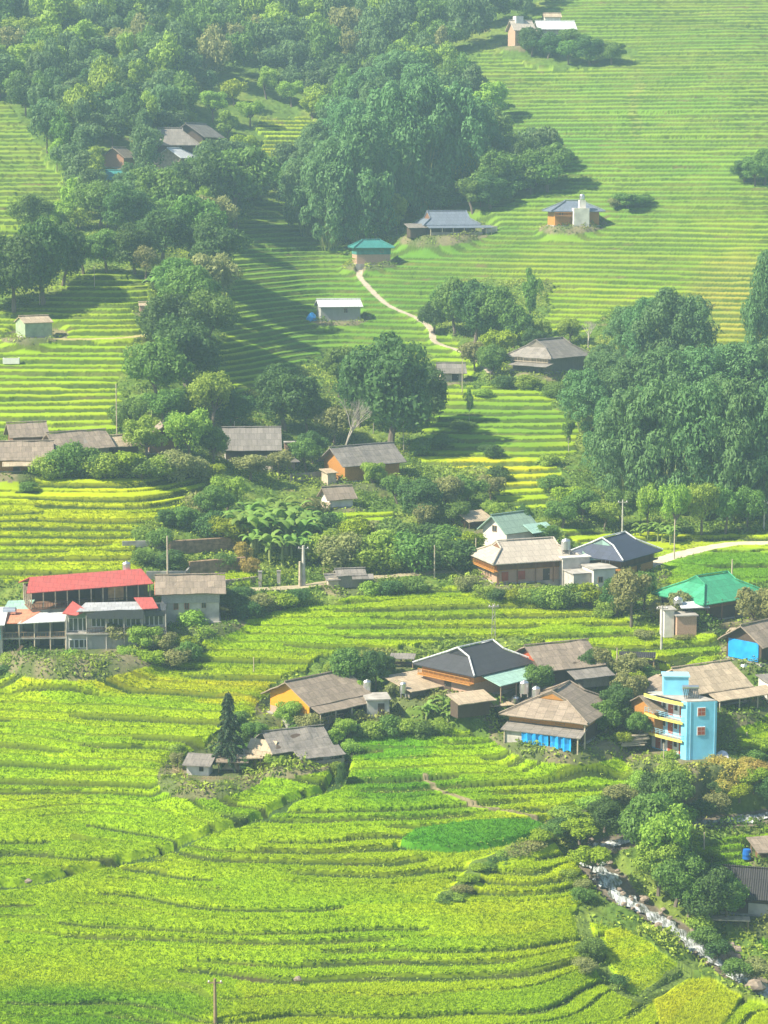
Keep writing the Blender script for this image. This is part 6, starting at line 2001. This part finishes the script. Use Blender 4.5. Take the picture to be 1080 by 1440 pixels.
# every plant gets the words that single it out: which one counting from the nearest named place
PLACES = [('red roofed guest house', 130, 880), ('grey plastered house', 268, 860), ('beige roof', 735, 800), ('navy roof', 860, 785), ('green roof', 1000, 850), ('charcoal roof', 668, 935), ('golden gable house', 442, 990),
          ('grey farmhouse', 410, 1055), ('blue tarpaulin house', 785, 1010), ('blue block', 960, 1015), ('tan roofs', 985, 955), ('black roofed shed', 1060, 1260), ('orange gable house', 500, 660), ('large plain grey roof', 354, 630),
          ('weathered grey hip roof', 772, 505), ('footpath hut', 636, 530), ('white metal shed', 475, 440), ('teal roof', 522, 360), ('blue grey veranda house', 625, 320), ('slate roofed tower house', 806, 302),
          ('forest clearing houses', 250, 205), ('misty ridge tower', 735, 55), ('green sheet hut', 48, 466), ('tiny orange hut', 204, 437), ('grey track shed', 492, 822), ('left village roofs', 70, 645), ('lawn on the track', 330, 812),
          ('rushing stream', 890, 1255), ('dirt road', 1030, 770), ('bushy field bank', 690, 1215), ('small dark hut', 474, 705), ('bamboo grove', 960, 640), ('stream bend', 1000, 1340), ('upper bamboo slope', 560, 250), ('dark left woods', 40, 400), ('wooded spur', 260, 450)]
ORD = ['nearest', 'second nearest', 'third nearest', 'fourth nearest', 'fifth nearest', 'sixth nearest', 'seventh nearest', 'eighth nearest', 'ninth nearest', 'tenth nearest'] + ['%dth nearest' % k for k in range(11, 60)]


def label_plants():
    bins = {}
    for (root, nm, u, v, h, w) in PLANTS:
        if root.get('label'):
            continue
        vc = v - h / 2
        pn, pu, pv = min(PLACES, key=lambda p: (p[1] - u) ** 2 + (p[2] - vc) ** 2)
        du, dv = u - pu, vc - pv
        if abs(du) >= abs(dv):
            side = 'right of' if du > 0 else 'left of'
        else:
            side = 'below' if dv > 0 else 'above'
        bins.setdefault((root['_look'], pn, side), []).append((math.hypot(du, dv), root))
    for (look, pn, side), L_ in bins.items():
        L_.sort(key=lambda q: q[0])
        for k, (_, root) in enumerate(L_):
            root['label'] = '%s %s the %s' % (look, side, pn) if len(L_) == 1 else '%s %s the %s, %s of %d' % (look, side, pn, ORD[k], len(L_))
    groups = {'tree': 'trees around the village and on the slopes', 'shrub': 'shrubs along the banks and yards', 'bamboo': 'bamboo clumps on the slopes', 'banana plant': 'banana plants in the village gardens'}
    for (root, *_r) in PLANTS:
        if not root.get('group'):
            root['group'] = groups[root['category']]
        del root['_look']


label_plants()


# ---- the misty woods of the upper slope: separate trees where one can tell them apart, one mass at the very top
def forest():
    r = np.random.default_rng(77)
    protos = []
    for k, mt in enumerate(('leaf_forest', 'leaf_forest', 'leaf_mid', 'leaf_dark', 'leaf_light')):
        me, L_ = crown_mesh('forest_tree', 300 + k, n_lobes=14, per=190, size=0.075, cz=0.60, spread=(1, 1, 1.1), rr=(0.26, 0.44), mat=mt)
        m = MB(); m.tube([(0, 0, -0.05), (0.01, 0, 0.5)], [0.025, 0.015], 5)
        bm = bmesh.new(); bm.from_mesh(me)
        vs_ = [bm.verts.new(p) for p in m.v]
        for f in m.f:
            nf = bm.faces.new([vs_[i] for i in f]); nf.material_index = 1
        bm.to_mesh(me); bm.free(); me.materials.append(M['bark'])
        protos.append(me)
    pts = []
    tries = 0
    while tries < 9000 and len(pts) < 420:
        tries += 1
        u, v = r.uniform(-60, 780), r.uniform(8, 330)
        U, V_ = np.array([u]), np.array([v])
        if not inside(U, V_, WILD[0])[0] or any(inside(U, V_, p)[0] for p in RICE):
            continue
        if any(abs(u - SITES[s][0]) < 34 and -26 < v - SITES[s][1] < 40 for s in ('ridge_a', 'ridge_b', 'ridge_c', 'ridge_hut', 'top_tower', 'steel_house', 'teal')):
            continue
        if inside(U, V_, [(265, 160), (330, 112), (440, 140), (450, 235), (370, 262), (300, 235)])[0]:
            continue
        if 410 < u < 690 and v > 140 and r.random() < 0.85:
            continue
        d = 22 if v > 150 else 25
        if any((u - p[0]) ** 2 + ((v - p[1]) * 1.7) ** 2 < d * d for p in pts):
            continue
        pts.append((u, v))
    mass_v, mass_q, off, mat_i = [], [], 0, []
    n = 0
    for (u, v) in pts:
        x, y, z = at(u, v)
        sc = y / F
        h = r.uniform(32, 74) * sc; w = r.uniform(26, 58) * sc
        if v < 135:
            h *= 1.05
            me = protos[r.integers(0, 3)]
            nv = len(me.vertices)
            co = np.empty(nv * 3, np.float32); me.vertices.foreach_get('co', co); co = co.reshape(-1, 3)
            a = r.random() * 6.28
            c, s = math.cos(a), math.sin(a)
            q = np.stack([(co[:, 0] * c - co[:, 1] * s) * w / 0.9 + x, (co[:, 0] * s + co[:, 1] * c) * w / 0.9 + y, co[:, 2] * h + z - 0.2], 1)
            nq = (nv - 10) // 4
            mat_i.append(np.full(nq, r.choice([0, 1, 2, 3], p=[.5, .2, .2, .1]), np.int32)); mass_v.append(q[:nq * 4]); mass_q.append(np.arange(nq * 4, dtype=np.int32).reshape(-1, 4) + off); off += nq * 4
        else:
            o = bpy.data.objects.new('forest_tree', protos[r.choice([0, 1, 2, 3, 4], p=[.26, .22, .22, .12, .18])]); COL.objects.link(o)
            o.location = (x, y, z - 0.2); o.scale = (w / 0.9, w / 0.9, h); o.rotation_euler = (0, 0, r.random() * 6.28)
            near = 'left' if u < 330 else 'middle'
            tag(o, 'leafy tree in the misty woods of the upper left slope' if near == 'left' else 'leafy tree in the misty woods high above the teal roof', 'tree', 'woods of the upper left slope' if near == 'left' else 'woods above the teal roof')
            n += 1
    me = np_mesh('far_woods', np.vstack(mass_v), np.vstack(mass_q))
    for q in ('leaf_forest', 'leaf_mid', 'leaf_light', 'leaf_olive'):
        me.materials.append(M[q])
    me.polygons.foreach_set('material_index', np.concatenate(mat_i))
    tag(link('far_woods', me), 'mass of woods fading into mist along the top', 'woods', None, 'stuff')


forest()


def boulders():
    r = np.random.default_rng(88)
    protos = []
    for k in range(4):
        bm = bmesh.new(); bmesh.ops.create_icosphere(bm, subdivisions=2, radius=1)
        for v in bm.verts:
            n = 0.30 * float(vnoise(v.co.x * 1.3 + k * 9, v.co.y * 1.3 + v.co.z * 2.1, 5)) + 0.12 * float(vnoise(v.co.x * 3 + k * 5, v.co.y * 3 + v.co.z * 3, 6))
            v.co *= 1 + n; v.co.z *= 0.65
        me = bpy.data.meshes.new('boulder'); bm.to_mesh(me); bm.free(); me.materials.append(W['stone']); protos.append(me)
    for k in range(40):
        i = r.integers(26, len(STREAM) - 3)
        p = STREAM[i]; d = STREAM[i + 1] - STREAM[i - 1]; d = d[:2] / np.linalg.norm(d[:2]); nn = np.array((-d[1], d[0]))
        t = r.choice([-1, 1]) * r.uniform(1.0, 2.2) if k > 8 else r.uniform(-0.8, 0.8)
        s = r.uniform(0.18, 0.46)
        x, y = p[0] + nn[0] * t + r.normal() * 0.3, p[1] + nn[1] * t + r.normal() * 0.3
        o = bpy.data.objects.new('boulder', protos[k % 4]); COL.objects.link(o)
        o.location = (x, y, p[2] - 1.15 + 0.25 * max(0, abs(t) - 1.2)); o.scale = (s * r.uniform(.8, 1.4), s * r.uniform(.8, 1.3), s); o.rotation_euler = (0, 0, r.random() * 6)
        tag(o, 'grey brown boulder on the bed or bank of the rushing stream', 'boulder', 'boulders along the stream')
    x, y, z = at(1060, 1386)
    o = bpy.data.objects.new('boulder', protos[1]); COL.objects.link(o); o.location = (x, y, z - 0.2); o.scale = (1.1, 0.9, 1.0)
    tag(o, 'largest pale boulder at the right edge below the stream bend', 'boulder')
    for k, (u, v, lab) in enumerate(((40, 1246, 'pale rock lying in the field ditch near the left edge'), (418, 1384, 'small pale rock in the rice near the bottom edge'), (745, 1200, 'pale rock on the bushy field bank'))):
        x, y, z = at(u, v)
        o = bpy.data.objects.new('field_rock', protos[k]); COL.objects.link(o); o.location = (x, y, z + 0.4); o.scale = (0.45, 0.35, 0.4)
        tag(o, lab, 'rock')


boulders()

# ------------------------------------------------------------------ the hazy air
hz = MB().box(-900, -20, 5, 900, 1300, 232).build('haze', None, None)
m, n, l, b = new_mat('haze_air')
n.remove(b)
pv = n.new('ShaderNodeVolumePrincipled')
pv.inputs['Color'].default_value = (*HAZE_COL, 1)
pv.inputs['Density'].default_value = HAZE_DENSITY
pv.inputs['Anisotropy'].default_value = 0.0
l.new(pv.outputs[0], n['Material Output'].inputs['Volume'])
hz.data.materials.append(m)
tag(hz, 'pale morning haze filling the valley', 'haze', None, 'stuff')
